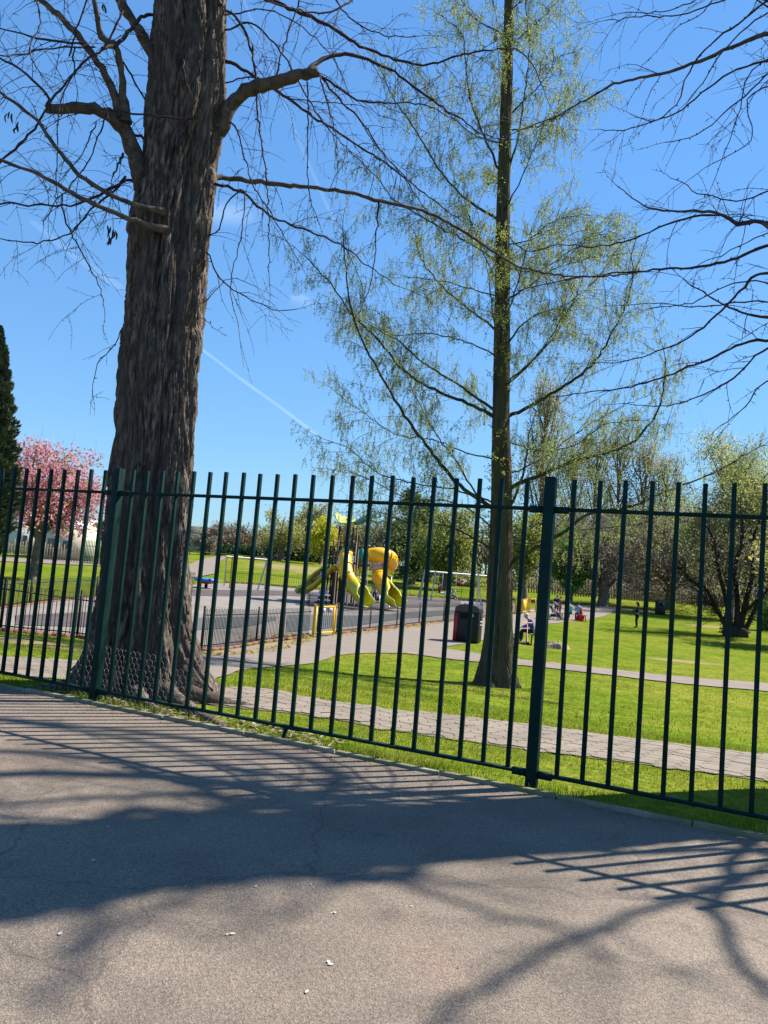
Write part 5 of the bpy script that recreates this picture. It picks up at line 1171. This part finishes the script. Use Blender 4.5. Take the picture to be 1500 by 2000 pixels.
# pushchairs
def pushchair(label, loc, rz, hood, s=1.0, seatc=(.05, .05, .07)):
    r_ = empty('pushchair', loc, rz, label=label, cat='pushchair', group='pushchairs'); r_.scale = (s, s, s)
    for x in (-.26, .26):
        for y, q in ((-.32, .14), (.36, .10)):
            mb = MB(); th = np.linspace(0, 2*PI, 15); mb.tube([(x, y+math.cos(a)*q, q+math.sin(a)*q+.01) for a in th], .02, 5, cap=False); w_ = mb.build('wheel', M_black, r_)
            mb = MB(); mb.tube([(x-.015, y, q+.01), (x+.015, y, q+.01)], .05, 8); mb.build('hub', M_pal, w_)
    mb = MB()
    for x in (-.24, .24): mb.tube([(x, -.32, .15), (x, .05, .55), (x, .36, .11)], .014, 6); mb.tube([(x, .15, .35), (x, -.25, .75), (x, -.5, 1.02)], .014, 6)
    mb.build('frame', M_pal, r_); mb = MB(); mb.tube([(-.24, -.5, 1.02), (.24, -.5, 1.02)], .022, 8); mb.build('handle', M_black, r_)
    mb = MB(); mb.bar((0, .28, .45), (0, -.05, .45), .42, .05); mb.bar((0, -.05, .45), (0, -.28, .85), .42, .05); mb.box((0, .34, .3), (.36, .04, .3)); mb.build('seat', cmat('cloth_ps', seatc), r_)
    mb = MB(); V = [[(x, -.22+.36*math.cos(a), .82+.3*math.sin(a)) for x in (-.24, -.12, 0, .12, .24)] for a in np.linspace(.2, PI*.95, 9)]; mb.grid(np.array(V)); o = mb.build('hood', cmat('cloth_hood%d' % int(hood[0]*99), hood), r_, smooth=True); m = o.modifiers.new('t', 'SOLIDIFY'); m.thickness = .015
    mb = MB(); mb.box((0, 0, .28), (.36, .4, .16)); mb.build('basket', M_black, r_)
    return r_
p1 = gp(1083, 1211)
pushchair('dark pushchair with a child in pink on the wide path left of the bench', p1, -2.2, (.04, .04, .06), 1.15)
CH = dict(SIT, anL=(-.1, .55, .2), anR=(.1, .55, .2), toL=(-.1, .66, .28), toR=(.1, .66, .28), knL=(-.1, .42, .5), knR=(.1, .42, .5))
person('small child in pink and white sitting in the dark pushchair', p1+np.array([0, 0, .18]), -2.2, CH, (.75, .35, .45), (.55, .10, .20), (.10, .06, .04), s=.62, shoes=(.7, .6, .6))
person('adult in dark coat with grey hood standing behind the pushchair on the wide path', gp(1089, 1206)+np.array([0, .5, 0]), 2.6, dict(STAND, wrL=(-.15, .35, 1.0), wrR=(.15, .35, 1.0), elL=(-.22, .1, 1.15), elR=(.22, .1, 1.15)), (.03, .035, .05), (.03, .03, .04), (.28, .26, .25), coat=True, longhair=True)
person('person in brick red coat standing beside the pushchair', gp(1097, 1203)+np.array([0, .6, 0]), 1.5, STAND, (.30, .07, .05), (.03, .03, .04), (.05, .03, .02), s=.86, coat=True)

# ------------------------------------------------------------------ litter bins
M_bin = mat('bin_black', (.010, .012, .014), (.007, .008, .01), rough=.45, spec=.3); M_binred = mat('bin_red', (.55, .03, .045), rough=.4); M_hood = mat('bin_hood', (.02, .022, .026), rough=.3, spec=.6)
M_stick = mat('sticker', (.75, .45, .42), (.8, .7, .66), scale=12, rough=.5); M_slot = mat('bin_opening', (.004, .004, .004), rough=.9)
def bin_(label, loc, rz, W, D, H, red=True):
    r_ = empty('litter_bin', loc, rz, label=label, cat='litter bin', group=None)
    hb = H*.80
    mb = MB(); mb.box((0, 0, hb*.5+.02), (W, D, hb-.04)); mb.build('body', M_bin, r_, bevel=.035)
    mb = MB(); th = np.linspace(0, PI, 13); V = [[(math.cos(a)*(W/2+.012)*(1-.0*q), y, hb+math.sin(a)**.6*(H-hb)*1.0) for a in th] for q, y in ((0, -D/2-.015), (0, -D/6), (0, D/6), (0, D/2+.015))]
    mb.grid(np.array(V)); n0 = len(mb.v[0]); 
    mb.add([V[0][i] for i in range(13)], [list(range(13))[::-1]]); mb.add([V[3][i] for i in range(13)], [list(range(13))]); mb.build('hood', M_hood, r_, smooth=False)
    mb = MB(); mb.box((W*.02, -D/2-.008, hb*.86), (W*.58, .03, hb*.17)); mb.build('opening', M_slot, r_, bevel=.01)
    mb = MB(); mb.box((W/2+.008, 0, hb*.86), (.03, D*.5, hb*.17)); mb.build('opening', M_slot, r_, bevel=.01)
    mb = MB(); mb.box((W*.20, -D/2-.026, hb*.9), (W*.16, .01, hb*.10)); mb.build('sticker', M_stick, r_)
    mb = MB(); mb.box((0, -D/2-.006, hb*.72), (W*.62, .02, .02)); mb.box((0, -D/2-.006, hb*.66), (W*.5, .015, .012)); mb.build('trim', M_hood, r_)
    mb = MB(); mb.box((W/2+.012, .0, hb*.70), (.03, D*.4, .06)); mb.box((W/2+.012, 0, hb*.6), (.03, D*.5, .03)); mb.build('ashtray_plate', M_pal, r_)
    if red: mb = MB(); mb.box((-W/2-.012, 0, hb*.5+.02), (.03, D*.96, hb-.06)); mb.build('side_panel', M_binred, r_, bevel=.01); mb = MB(); mb.box((-W*.42, -D/2-.012, hb*.5), (W*.10, .015, hb*.9)); mb.build('edge_panel', M_binred, r_)
    mb = MB(); mb.box((0, 0, .02), (W*.9, D*.9, .05)); mb.build('plinth', M_black, r_)
bb = gp(914, 1256); k_ = m_per_px(bb)
bin_('big black litter bin with red side panel standing left of the slender tree trunk', bb+np.array([0, .35, 0]), -.35, 49*k_, 34*k_, 75*k_)
bb = gp(1291, 1201); k_ = m_per_px(bb)
bin_('small looking far black litter bin alone on the sunny lawn', bb+np.array([0, .3, 0]), .2, 16*k_, 12*k_, 29*k_, red=False)

# ------------------------------------------------------------------ play tower
TYY = 57.0
tg = G(690, 1181); TYY = tg[1]; TO = tg.copy()
tw = empty('play_tower', TO, label='tall play tower with leaf shaped roof, yellow tube slides and lime green chutes', cat='play tower')
def W_(px, py, dy=0.0): return P(px, py, TYY+dy)-TO
M_ty = mat('slide_yellow', (.98, .54, .006), (.92, .46, .005), scale=1.5, rough=.3, spec=.5); M_tl = mat('slide_lime', (.66, .58, .012), (.56, .50, .01), scale=1.5, rough=.3, spec=.5)
M_tdk = mat('tower_post', (.09, .05, .04), (.06, .035, .03), rough=.6); M_tgr = mat('panel_dark_green', (.02, .12, .06), rough=.4); M_tteal = mat('panel_teal', (.02, .28, .20), rough=.4); M_lleaf = mat('roof_lime', (.55, .60, .18), (.42, .5, .10), scale=2, rough=.4)
M_or = mat('panel_orange', (.75, .33, .02), rough=.4); M_tbr = mat('panel_brown', (.16, .08, .04), rough=.6)
k_ = TYY/FPX
def tpole(px, py, dy, r=.07, name='pole'):
    p = W_(px, py, dy); mb = MB(); gz = float(h(p[0]+TO[0], p[1]+TO[1]))-TO[2]-.1; mb.tube([(p[0], p[1], gz), p], r, 8); mb.build(name, M_tdk, tw, smooth=True)
for px, py, dy in ((664, 1028, -.9), (690, 1030, -.9), (653, 1055, .6), (646, 1066, -.6), (676, 1030, 1.2), (698, 1034, 1.2), (718, 1050, .9), (716, 1056, -.7), (638, 1100, .5), (700, 1074, -1.0)):
    tpole(px, py, dy)
# platforms
for (xa, xb, y, d0, d1) in ((650, 694, 1080, -1.0, 1.2), (690, 722, 1101, -1.0, 1.1), (634, 664, 1113, -.9, .9)):
    a = W_(xa, y, 0); b = W_(xb, y+1, 0); mb = MB(); mb.box(((a[0]+b[0])/2, (d0+d1)/2, (a[2]+b[2])/2), (b[0]-a[0], d1-d0, .12)); mb.build('platform', M_tbr, tw)
# railings
for (xa, xb, y0, y1, dy, n) in ((666, 688, 1074, 1058, -.95, 5), (648, 664, 1080, 1066, .6, 4), (652, 694, 1078, 1060, 1.15, 8), (695, 718, 1098, 1080, 1.05, 6)):
    mb = MB()
    for i in range(n): x = xa+(xb-xa)*i/(n-1); mb.bar(W_(x, y0, dy), W_(x+(y0-y1)*.083, y1, dy), .035)
    mb.bar(W_(xa, y0, dy), W_(xb, y0+1, dy), .05); mb.bar(W_(xa+1.2, y1, dy), W_(xb+1.2, y1+1, dy), .05); mb.build('railing', M_tdk, tw)
# orange arches
for pts, dy in (([(670, 1042), (672, 1034), (679, 1030), (687, 1033), (689, 1041)], -.95), ([(691, 1040), (697, 1039), (703, 1048), (704, 1053)], .9), ([(667, 1068), (672, 1045), (682, 1041), (690, 1050)], .9)):
    mb = MB(); c = spline([W_(x, y, dy) for x, y in pts], 12)
    for i in range(11): mb.bar(c[i], c[i+1], .05, .30, upv=(0, 1, 0))
    mb.build('arch', M_or, tw)
# leaf roof: two curved wings, each a dished sheet
def wing(pts, wd, lift, matr, name='roof_leaf'):
    c = spline([W_(x, y, 0) for x, y in pts], 18); V = []
    for i, p in enumerate(c):
        u = i/17; w_ = wd*math.sin(math.pi*min(1, max(0, .06+.9*u)))**.6; V.append([p+np.array([0, v*w_, lift*v*v*w_+(.25*v*w_)]) for v in np.linspace(-1, 1, 9)])
    mb = MB(); mb.grid(np.array(V)); o = mb.build(name, matr, tw, smooth=True); m = o.modifiers.new('t', 'SOLIDIFY'); m.thickness = .06
wing([(655, 1004), (658, 1013), (664, 1020), (674, 1022), (684, 1020), (694, 1018)], 1.25, .16, M_lleaf)
wing([(692, 1019), (703, 1015), (713, 1009), (723, 1005), (732, 1009), (737, 1024)], 1.25, -.18, M_tgr)
# octagonal panel pod
a = W_(706, 1100, -.6); rp = 12*k_
for i in range(8):
    a0 = i*PI/4+.39; a1 = a0+PI/4; mb = MB()
    p = a+np.array([math.cos(a0)*rp, math.sin(a0)*rp, 0]); q = a+np.array([math.cos(a1)*rp, math.sin(a1)*rp, 0]); H_ = 27*k_
    mb.add([p, q, q+[0, 0, H_], p+[0, 0, H_]], [[0, 1, 2, 3]]); o = mb.build('pod_panel', M_tteal if math.cos((a0+a1)/2) < 0.05 else M_tl, tw); m = o.modifiers.new('t', 'SOLIDIFY'); m.thickness = .05
mb = MB(); th = np.linspace(0, 2*PI, 17); mb.grid(np.array([[a+np.array([math.cos(q)*rp*f, math.sin(q)*rp*f, -z_]) for q in th] for f, z_ in ((.98, .02), (.9, .2), (.6, .36), (.15, .42))])); mb.build('pod_base', M_tbr, tw, smooth=True)
# slides
def slide(path, r, split, exitw=True):
    c = spline([W_(x, y, dy) for x, y, dy in path], 40); ns = int(40*split)
    for i in range(0, ns-1, 6):
        j = min(i+6, ns-1); mb = MB(); mb.tube(c[i:j+1], r, 20, cap=False); o = mb.build('tube_section', M_ty, tw, smooth=True)
        if j < ns-1: tg_ = unit(c[j+1]-c[j]); mb = MB(); mb.tube([c[j]-tg_*.035, c[j]+tg_*.035], r+.03, 20); mb.build('seam_ring', M_ty, tw)
    cc = c[ns-2:]; n = len(cc); t = np.gradient(cc, axis=0); V = []
    for i in range(n):
        tt = unit(t[i]); sd = unit(np.cross(tt, [0, 0, 1.0])); up = np.cross(sd, tt); u = i/(n-1)
        open_ = np.interp(u, [0, .35, .6, 1], [.02, .25, 1.35, 1.75]); wr_ = r*np.interp(u, [0, .4, 1], [1.0, 1.1, 1.12])
        V.append([cc[i]+sd*math.sin(a)*wr_-up*math.cos(a)*wr_ for a in np.linspace(-(PI-open_), PI-open_, 19)])
    mb = MB(); mb.grid(np.array(V)); o = mb.build('chute', M_tl, tw, smooth=True); m = o.modifiers.new('t', 'SOLIDIFY'); m.thickness = .07
    V = np.array(V)
    for e in (0, -1):
        mb = MB(); mb.tube(V[n//3:, e], .05, 6); mb.build('chute_rim', M_lleaf, tw, smooth=True)
    mb = MB(); mb.tube(V[-1], .05, 6); mb.build('chute_rim', M_lleaf, tw, smooth=True)
slide([(676, 1082, -1.0), (674, 1092, -1.9), (674, 1108, -2.3), (678, 1124, -2.6), (688, 1140, -2.9), (699, 1153, -3.3), (710, 1164, -3.8), (720, 1171, -4.3)], .46, .66)
slide([(722, 1085, -.2), (738, 1083, -.3), (752, 1085, -.1), (764, 1093, .6), (760, 1106, 1.2), (746, 1114, .8), (739, 1122, -.2), (744, 1134, -1.0), (752, 1146, -1.4), (760, 1158, -1.9), (770, 1167, -2.5), (783, 1171, -3.1)], .50, .78)
# open slide on the left
c = spline([W_(x, y, dy) for x, y, dy in ((650, 1112, -.2), (634, 1124, -.5), (618, 1138, -.9), (603, 1153, -1.2), (590, 1160, -1.4), (584, 1160, -1.5))], 24); t = np.gradient(c, axis=0); V = []; E1 = []; E2 = []
for i in range(24):
    tt = unit(t[i]); sd = unit(np.cross(tt, [0, 0, 1.0])); up = np.cross(sd, tt); w2 = .62
    V.append([c[i]+sd*w2+up*.32, c[i]+sd*w2*.96, c[i]+sd*w2*.05, c[i]+up*.14, c[i]-sd*w2*.05, c[i]-sd*w2*.96, c[i]-sd*w2+up*.32]); E1.append(V[-1][0]); E2.append(V[-1][-1])
mb = MB(); mb.grid(np.array(V)); o = mb.build('open_chute', M_or, tw); m = o.modifiers.new('t', 'SOLIDIFY'); m.thickness = .05
for E_ in (E1, E2): mb = MB(); mb.tube(E_, .11, 8); mb.build('chute_rim', M_tl, tw, smooth=True)
mb = MB(); q = W_(589, 1159, -1.4); mb.tube(spline([q+[-.4, 0, .1], q+[-.1, -.1, .45], q+[.25, 0, .3]], 8), .14, 8); mb.build('slide_curl', M_lleaf, tw, smooth=True)
# skirts, ladders under the tower
for xa, xb, y0, y1, dy, mm_ in ((644, 656, 1180, 1116, -.8, M_tbr), (658, 668, 1178, 1118, .3, M_tbr), (646, 662, 1114, 1106, -1.0, M_or), (700, 708, 1120, 1098, -.9, M_tl)):
    a = W_(xa, y0, dy); b = W_(xb, y0, dy); t1 = W_(xa, y1, dy); mb = MB(); mb.box(((a[0]+b[0])/2, dy, (a[2]+t1[2])/2), (b[0]-a[0], .06, abs(t1[2]-a[2]))); mb.build('side_panel', mm_, tw)
mb = MB()
for i in range(7): mb.bar(W_(700, 1172-i*10, 1.4-.1*i), W_(714, 1173-i*10, 1.4-.1*i), .04)
for x in (700, 714): mb.bar(W_(x, 1178, 1.5), W_(x+5, 1100, .8), .05)
mb.build('ladder', M_pal, tw)
for x in (655, 742, 762): mb = MB(); p = W_(x, 1160, -.8 if x < 700 else .3); gz = float(h(p[0]+TO[0], p[1]+TO[1]))-TO[2]; mb.tube([(p[0], p[1], gz-.1), (p[0], p[1], p[2]+(.3 if x < 700 else 1.2))], .04, 6); mb.build('slide_support', M_pal, tw)
# people round the tower
person('child with black hair and white top sliding down the open left slide', TO+W_(628, 1138, -.75)+[0, 0, -.2], 1.5, dict(SIT, anL=(-.1, .8, .25), anR=(.1, .8, .25), toL=(-.1, .85, .4), toR=(.1, .85, .4), knL=(-.1, .44, .42), knR=(.1, .44, .42)), (.75, .75, .78), (.05, .05, .08), (.015, .012, .01), s=.85)
person('child in pale pink top sitting near the end of the left tube slide', TO+W_(703, 1149, -1.2)+[0, 0, -.4], -.4, SIT, (.80, .55, .55), (.08, .05, .06), (.06, .03, .02), s=.8)
g2 = gp(730, 1180); person('adult in grey hooded top standing between the two tube slides', g2+[0, .3, 0], -.3, STAND, (.42, .40, .42), (.04, .05, .12), (.04, .03, .03), s=.95)
pushchair('empty dark pushchair parked under the right tube slide', gp(744, 1178), .9, (.03, .03, .04), 1.0)
pt = gp(626, 1183); person('person in white and lilac top sitting at the small bench behind the yellow gate', pt+[.1, 0, 0], .4, SIT, (.72, .66, .82), (.06, .08, .22), (.30, .18, .12), s=1.05)
r_ = empty('picnic_bench', gp(620, 1184), .1, label='small blue grey bench table beside the seated person in lilac', cat='picnic bench')
mb = MB(); mb.box((0, 0, .74), (1.5, .6, .05)); mb.build('tabletop', cmat('bench_blue', (.28, .34, .45)), r_)
for y in (-.55, .55): mb = MB(); mb.box((0, y, .45), (1.5, .25, .04)); mb.build('seat', cmat('bench_blue', (.28, .34, .45)), r_)
for x in (-.55, .55):
    mb = MB(); mb.bar((x, -.5, 0), (x, -.15, .72), .05, upv=(1, 0, 0)); mb.bar((x, .5, 0), (x, .15, .72), .05, upv=(1, 0, 0)); mb.bar((x, -.6, .42), (x, .6, .42), .05); mb.build('leg', M_black, r_)

# ------------------------------------------------------------------ swing frames
def swing_seat(parent, top, bot, w=.4, matr=None):
    o_ = MB()
    for s_ in (-1, 1): o_.tube([top+[s_*w/2, 0, 0], bot+[s_*w/2, 0, 0]], .012, 4)
    o_.build('chain', M_pal, parent); o_ = MB(); o_.box(bot, (w+.05, .2, .04)); o_.build('seat', matr or M_black, parent, bevel=.01)
sg = G(882, 1176); SY_ = sg[1]; sw = empty('swing_frame', sg, label='pale steel swing frame with splayed legs and three swings behind the big litter bin', cat='swing')
A = P(830, 1115, SY_+1.0)-sg; Bq = P(952, 1126, SY_-1.0)-sg; A[2] = Bq[2] = (A[2]+Bq[2])/2
mb = MB(); mb.tube([A, Bq], .07, 8); mb.build('top_beam', M_pal, sw, smooth=True)
for u in (0.0, .18, .86):
    p = A+(Bq-A)*u
    for s_ in (-1, 1):
        e = p+np.array([-.35*(1 if u < .5 else -.6), s_*1.25, 0]); e[2] = float(h(e[0]+sg[0], e[1]+sg[1]))-sg[2]
        if u == .18 and s_ > 0: continue
        mb = MB(); mb.tube([p+[0, 0, .12], e], .06, 8); mb.build('leg', M_pal, sw, smooth=True)
c1 = A+(Bq-A)*.26; s1 = P(855, 1158, SY_-.3)-sg; s1 = np.array([c1[0], c1[1]-.3, s1[2]]); swing_seat(sw, c1, s1)
c2 = A+(Bq-A)*.64; s2 = P(905, 1140, SY_+1.5)-sg; s2 = np.array([c2[0], c2[1]+1.2, s2[2]]); swing_seat(sw, c2, s2)
c3 = A+(Bq-A)*.48; s3 = np.array([c3[0], c3[1], P(888, 1163, SY_)[2]-sg[2]]); swing_seat(sw, c3, s3)
SW = dict(SIT, chest=(0, -.08, .86), neck=(0, -.12, 1.04), chin=(0, -.10, 1.10), crown=(0, -.12, 1.24), shL=(-.17, -.08, 1.0), shR=(.17, -.08, 1.0), elL=(-.24, .02, .92), elR=(.24, .02, .92), wrL=(-.2, .05, 1.15), wrR=(.2, .05, 1.15), anL=(-.12, .7, .2), anR=(.1, .75, .12), toL=(-.12, .85, .25), toR=(.1, .9, .16))
person('child in dark red top and white trousers leaning back on the left swing', sg+s1+[0, 0, -.5], -1.4, SW, (.30, .02, .04), (.85, .85, .82), (.05, .03, .02), s=1.0, shoes=(.8, .8, .8))
SL = dict(SW, chest=(0, -.25, .66), neck=(0, -.42, .76), chin=(0, -.48, .84), crown=(0, -.58, .92), shL=(-.17, -.36, .74), shR=(.17, -.36, .74), elL=(-.22, -.2, .85), elR=(.22, -.2, .85), wrL=(-.2, .0, .95), wrR=(.2, .0, .95), waist=(0, -.12, .58), knL=(-.12, .42, .62), knR=(.12, .42, .62), anL=(-.12, .8, .75), anR=(.12, .8, .72), toL=(-.12, .85, .88), toR=(.12, .85, .86))
person('child in white and pink lying back high on the middle swing', sg+s2+[0, 0, -.48], 2.0, SL, (.75, .50, .50), (.45, .10, .12), (.10, .05, .03), s=.9, shoes=(.8, .75, .7))
person('small child in white top and blue trousers on the right swing', sg+s3+[0, 0, -.46], -.6, SW, (.70, .75, .70), (.08, .12, .28), (.04, .03, .02), s=.8, shoes=(.7, .6, .6))
# left frame with basket swing
lg = G(482, 1150); LY = lg[1]; lw = empty('swing_frame', lg, label='thin white swing frame with one yellow green leg at the left of the play area', cat='swing')
A = P(443, 1087, LY)-lg; Bq = P(522, 1092.5, LY)-lg; A[2] = Bq[2] = (A[2]+Bq[2])/2
M_wht = mat('white_paint', (.80, .78, .72), rough=.4)
mb = MB(); mb.tube([A, Bq], .055, 8); mb.build('top_beam', M_wht, lw, smooth=True)
def leg(p, px, py, dy, matr):
    e = P(px, py, LY+dy)-lg; e[2] = float(h(e[0]+lg[0], e[1]+lg[1]))-lg[2]; mb = MB(); mb.tube([p, e], .06, 8); mb.build('leg', matr, lw, smooth=True)
leg(A, 438, 1140, 1.6, M_wht); leg(A+[.45, 0, 0], 447, 1162, -1.6, M_tl); leg(Bq, 518, 1143, 1.2, M_wht); leg(Bq, 503, 1150, -1.3, M_wht)
# blue nest swing / dish
bs = G(402, 1149); r_ = empty('dish_swing', bs, label='bright blue round dish seat low over the tarmac right of the big trunk', cat='play dish')
M_blue = mat('dish_blue', (.03, .25, .80), (.02, .18, .6), rough=.35); mb = MB(); rd = 21*m_per_px(bs); th = np.linspace(0, 2*PI, 25)
mb.tube([(math.cos(a)*rd, math.sin(a)*rd, .62) for a in th], .12, 8, cap=False); mb.build('rim', M_blue, r_, smooth=True)
mb = MB(); mb.grid(np.array([[(math.cos(a)*rd*f, math.sin(a)*rd*f, z_) for a in th] for f, z_ in ((1, .6), (.8, .42), (.4, .34), (.05, .32))])); mb.build('dish', M_binred, r_, smooth=True)
mb = MB(); mb.tube([(0, 0, -.05), (0, 0, .34)], .12, 10); mb.build('pillar', M_black, r_)
for q in range(3): a = q*.5-.3; mb = MB(); mb.box((-.3+q*.35, -rd*.98, .66), (.16, .1, .14)); mb.build('grip', M_black, r_)
# far yellow rail fence beyond the path
fence_line('rail_fence', 'low yellow green rail far away behind the left swing frame', (370, 1084), (520, 1092), .8, 6, .12, M_black, 128, 126, rails=(.9,))
bpy.data.objects['rails.003' if 'rails.003' in bpy.data.objects else 'rails'].data.materials[0] = M_tl

# ------------------------------------------------------------------ bird
M_bird = mat('feathers', (.26, .24, .20), (.16, .15, .14), scale=20, rough=.8, c3=(.42, .22, .10), s3=6)
bo = P(969, 72, T2Y-.35); r_ = empty('bird', bo, label='plump brown bird perched beside the slender trunk near the top of the photo', cat='bird')
mb = MB(); rt_ = np.array([[.97, 0, .25], [0, 1, 0], [-.25, 0, .97]])
mb.tube(spline([(.015, 0, .09), (.012, 0, .06), (0, 0, 0), (-.02, 0, -.07), (-.045, 0, -.13), (-.06, 0, -.19)], 14), np.interp(np.linspace(0, 1, 14), [0, .12, .2, .4, .6, .78, 1], [.02, .032, .036, .062, .048, .022, .012]), 12); mb.build('body', M_bird, r_, smooth=True)
mb = MB(); mb.tube([(.02, -.02, .085), (.045, -.045, .08)], [.008, .002], 5); mb.build('beak', M_black, r_)
for s_ in (-1, 1): mb = MB(); mb.ellip((-.012, .045*s_, -.03), (.03, .018, .075), 8, 6, rt_); mb.build('wing', M_bird, r_, smooth=True)

# ------------------------------------------------------------------ vapour trails and wisps high in the sky
def vap(name, alpha, scale):
    m = bpy.data.materials.new(name); m.use_nodes = True; n = m.node_tree; b = n.nodes['Principled BSDF']; b.inputs['Base Color'].default_value = (.95, .95, .97, 1); b.inputs['Roughness'].default_value = 1; b.inputs['Specular IOR Level'].default_value = 0; b.inputs['Subsurface Weight'].default_value = 0
    tl_ = n.nodes.new('ShaderNodeBsdfTranslucent'); tl_.inputs[0].default_value = (.98, .98, 1, 1)
    lw_ = n.nodes.new('ShaderNodeLayerWeight'); lw_.inputs[0].default_value = .5; tc = n.nodes.new('ShaderNodeTexCoord'); no = n.nodes.new('ShaderNodeTexNoise'); no.inputs['Scale'].default_value = scale; no.inputs['Detail'].default_value = 5
    n.links.new(tc.outputs['Object'], no.inputs['Vector']); mr = n.nodes.new('ShaderNodeMapRange'); mr.inputs[1].default_value = .3; mr.inputs[2].default_value = .75; n.links.new(no.outputs['Fac'], mr.inputs[0])
    inv = n.nodes.new('ShaderNodeMath'); inv.operation = 'SUBTRACT'; inv.inputs[0].default_value = 1; n.links.new(lw_.outputs['Facing'], inv.inputs[1])
    pw = n.nodes.new('ShaderNodeMath'); pw.operation = 'POWER'; pw.inputs[1].default_value = 2.5; n.links.new(inv.outputs[0], pw.inputs[0])
    mu = n.nodes.new('ShaderNodeMath'); mu.operation = 'MULTIPLY'; n.links.new(pw.outputs[0], mu.inputs[0]); n.links.new(mr.outputs[0], mu.inputs[1])
    m2 = n.nodes.new('ShaderNodeMath'); m2.operation = 'MULTIPLY'; m2.inputs[1].default_value = alpha; n.links.new(mu.outputs[0], m2.inputs[0]); ad = n.nodes.new('ShaderNodeAddShader'); n.links.new(b.outputs[0], ad.inputs[0]); n.links.new(tl_.outputs[0], ad.inputs[1]); tp_ = n.nodes.new('ShaderNodeBsdfTransparent'); mxs = n.nodes.new('ShaderNodeMixShader'); n.links.new(m2.outputs[0], mxs.inputs[0]); n.links.new(tp_.outputs[0], mxs.inputs[1]); n.links.new(ad.outputs[0], mxs.inputs[2]); n.links.new(mxs.outputs[0], n.nodes['Material Output'].inputs[0])
    return m
VM = vap('vapour', .11, .0015); VM2 = vap('vapour_faint', .07, .0015); VC = vap('wisp', .08, .004)
def trail(label, pix, r, m):
    c = spline([P(x, y, 2600) for x, y in pix], 40); mb = MB(); mb.tube(c-c[0], np.linspace(r, r*1.3, 40), 16, cap=False); r_ = mb.build('vapour_trail', m, smooth=True); r_.location = c[0]; tag(r_, label, 'vapour trail')
trail('white vapour trail slanting down right of the big trunk to the fence', [(330, 640), (395, 683), (470, 740), (540, 790), (620, 850)], 5.5, VM)
trail('faint curved vapour trail running down from the top centre of the sky', [(460, -40), (500, 60), (545, 170), (590, 290), (625, 370), (660, 450)], 6, VM2)
trail('faint vapour trail left of the big trunk', [(60, 430), (140, 495), (240, 565)], 12, VM2)
for label, x, y, a, b in (('small white cloud wisp right of the big trunk', 445, 415, 75, 32), ('small white cloud wisp left of the slender tree', 592, 588, 32, 14)):
    c = P(x, y, 2600); mb = MB(); mb.ellip((0, 0, 0), (a*1.73, 60, b*1.73), 24, 14); r_ = mb.build('cloud', VC, smooth=True); r_.location = c; tag(r_, label, 'cloud')
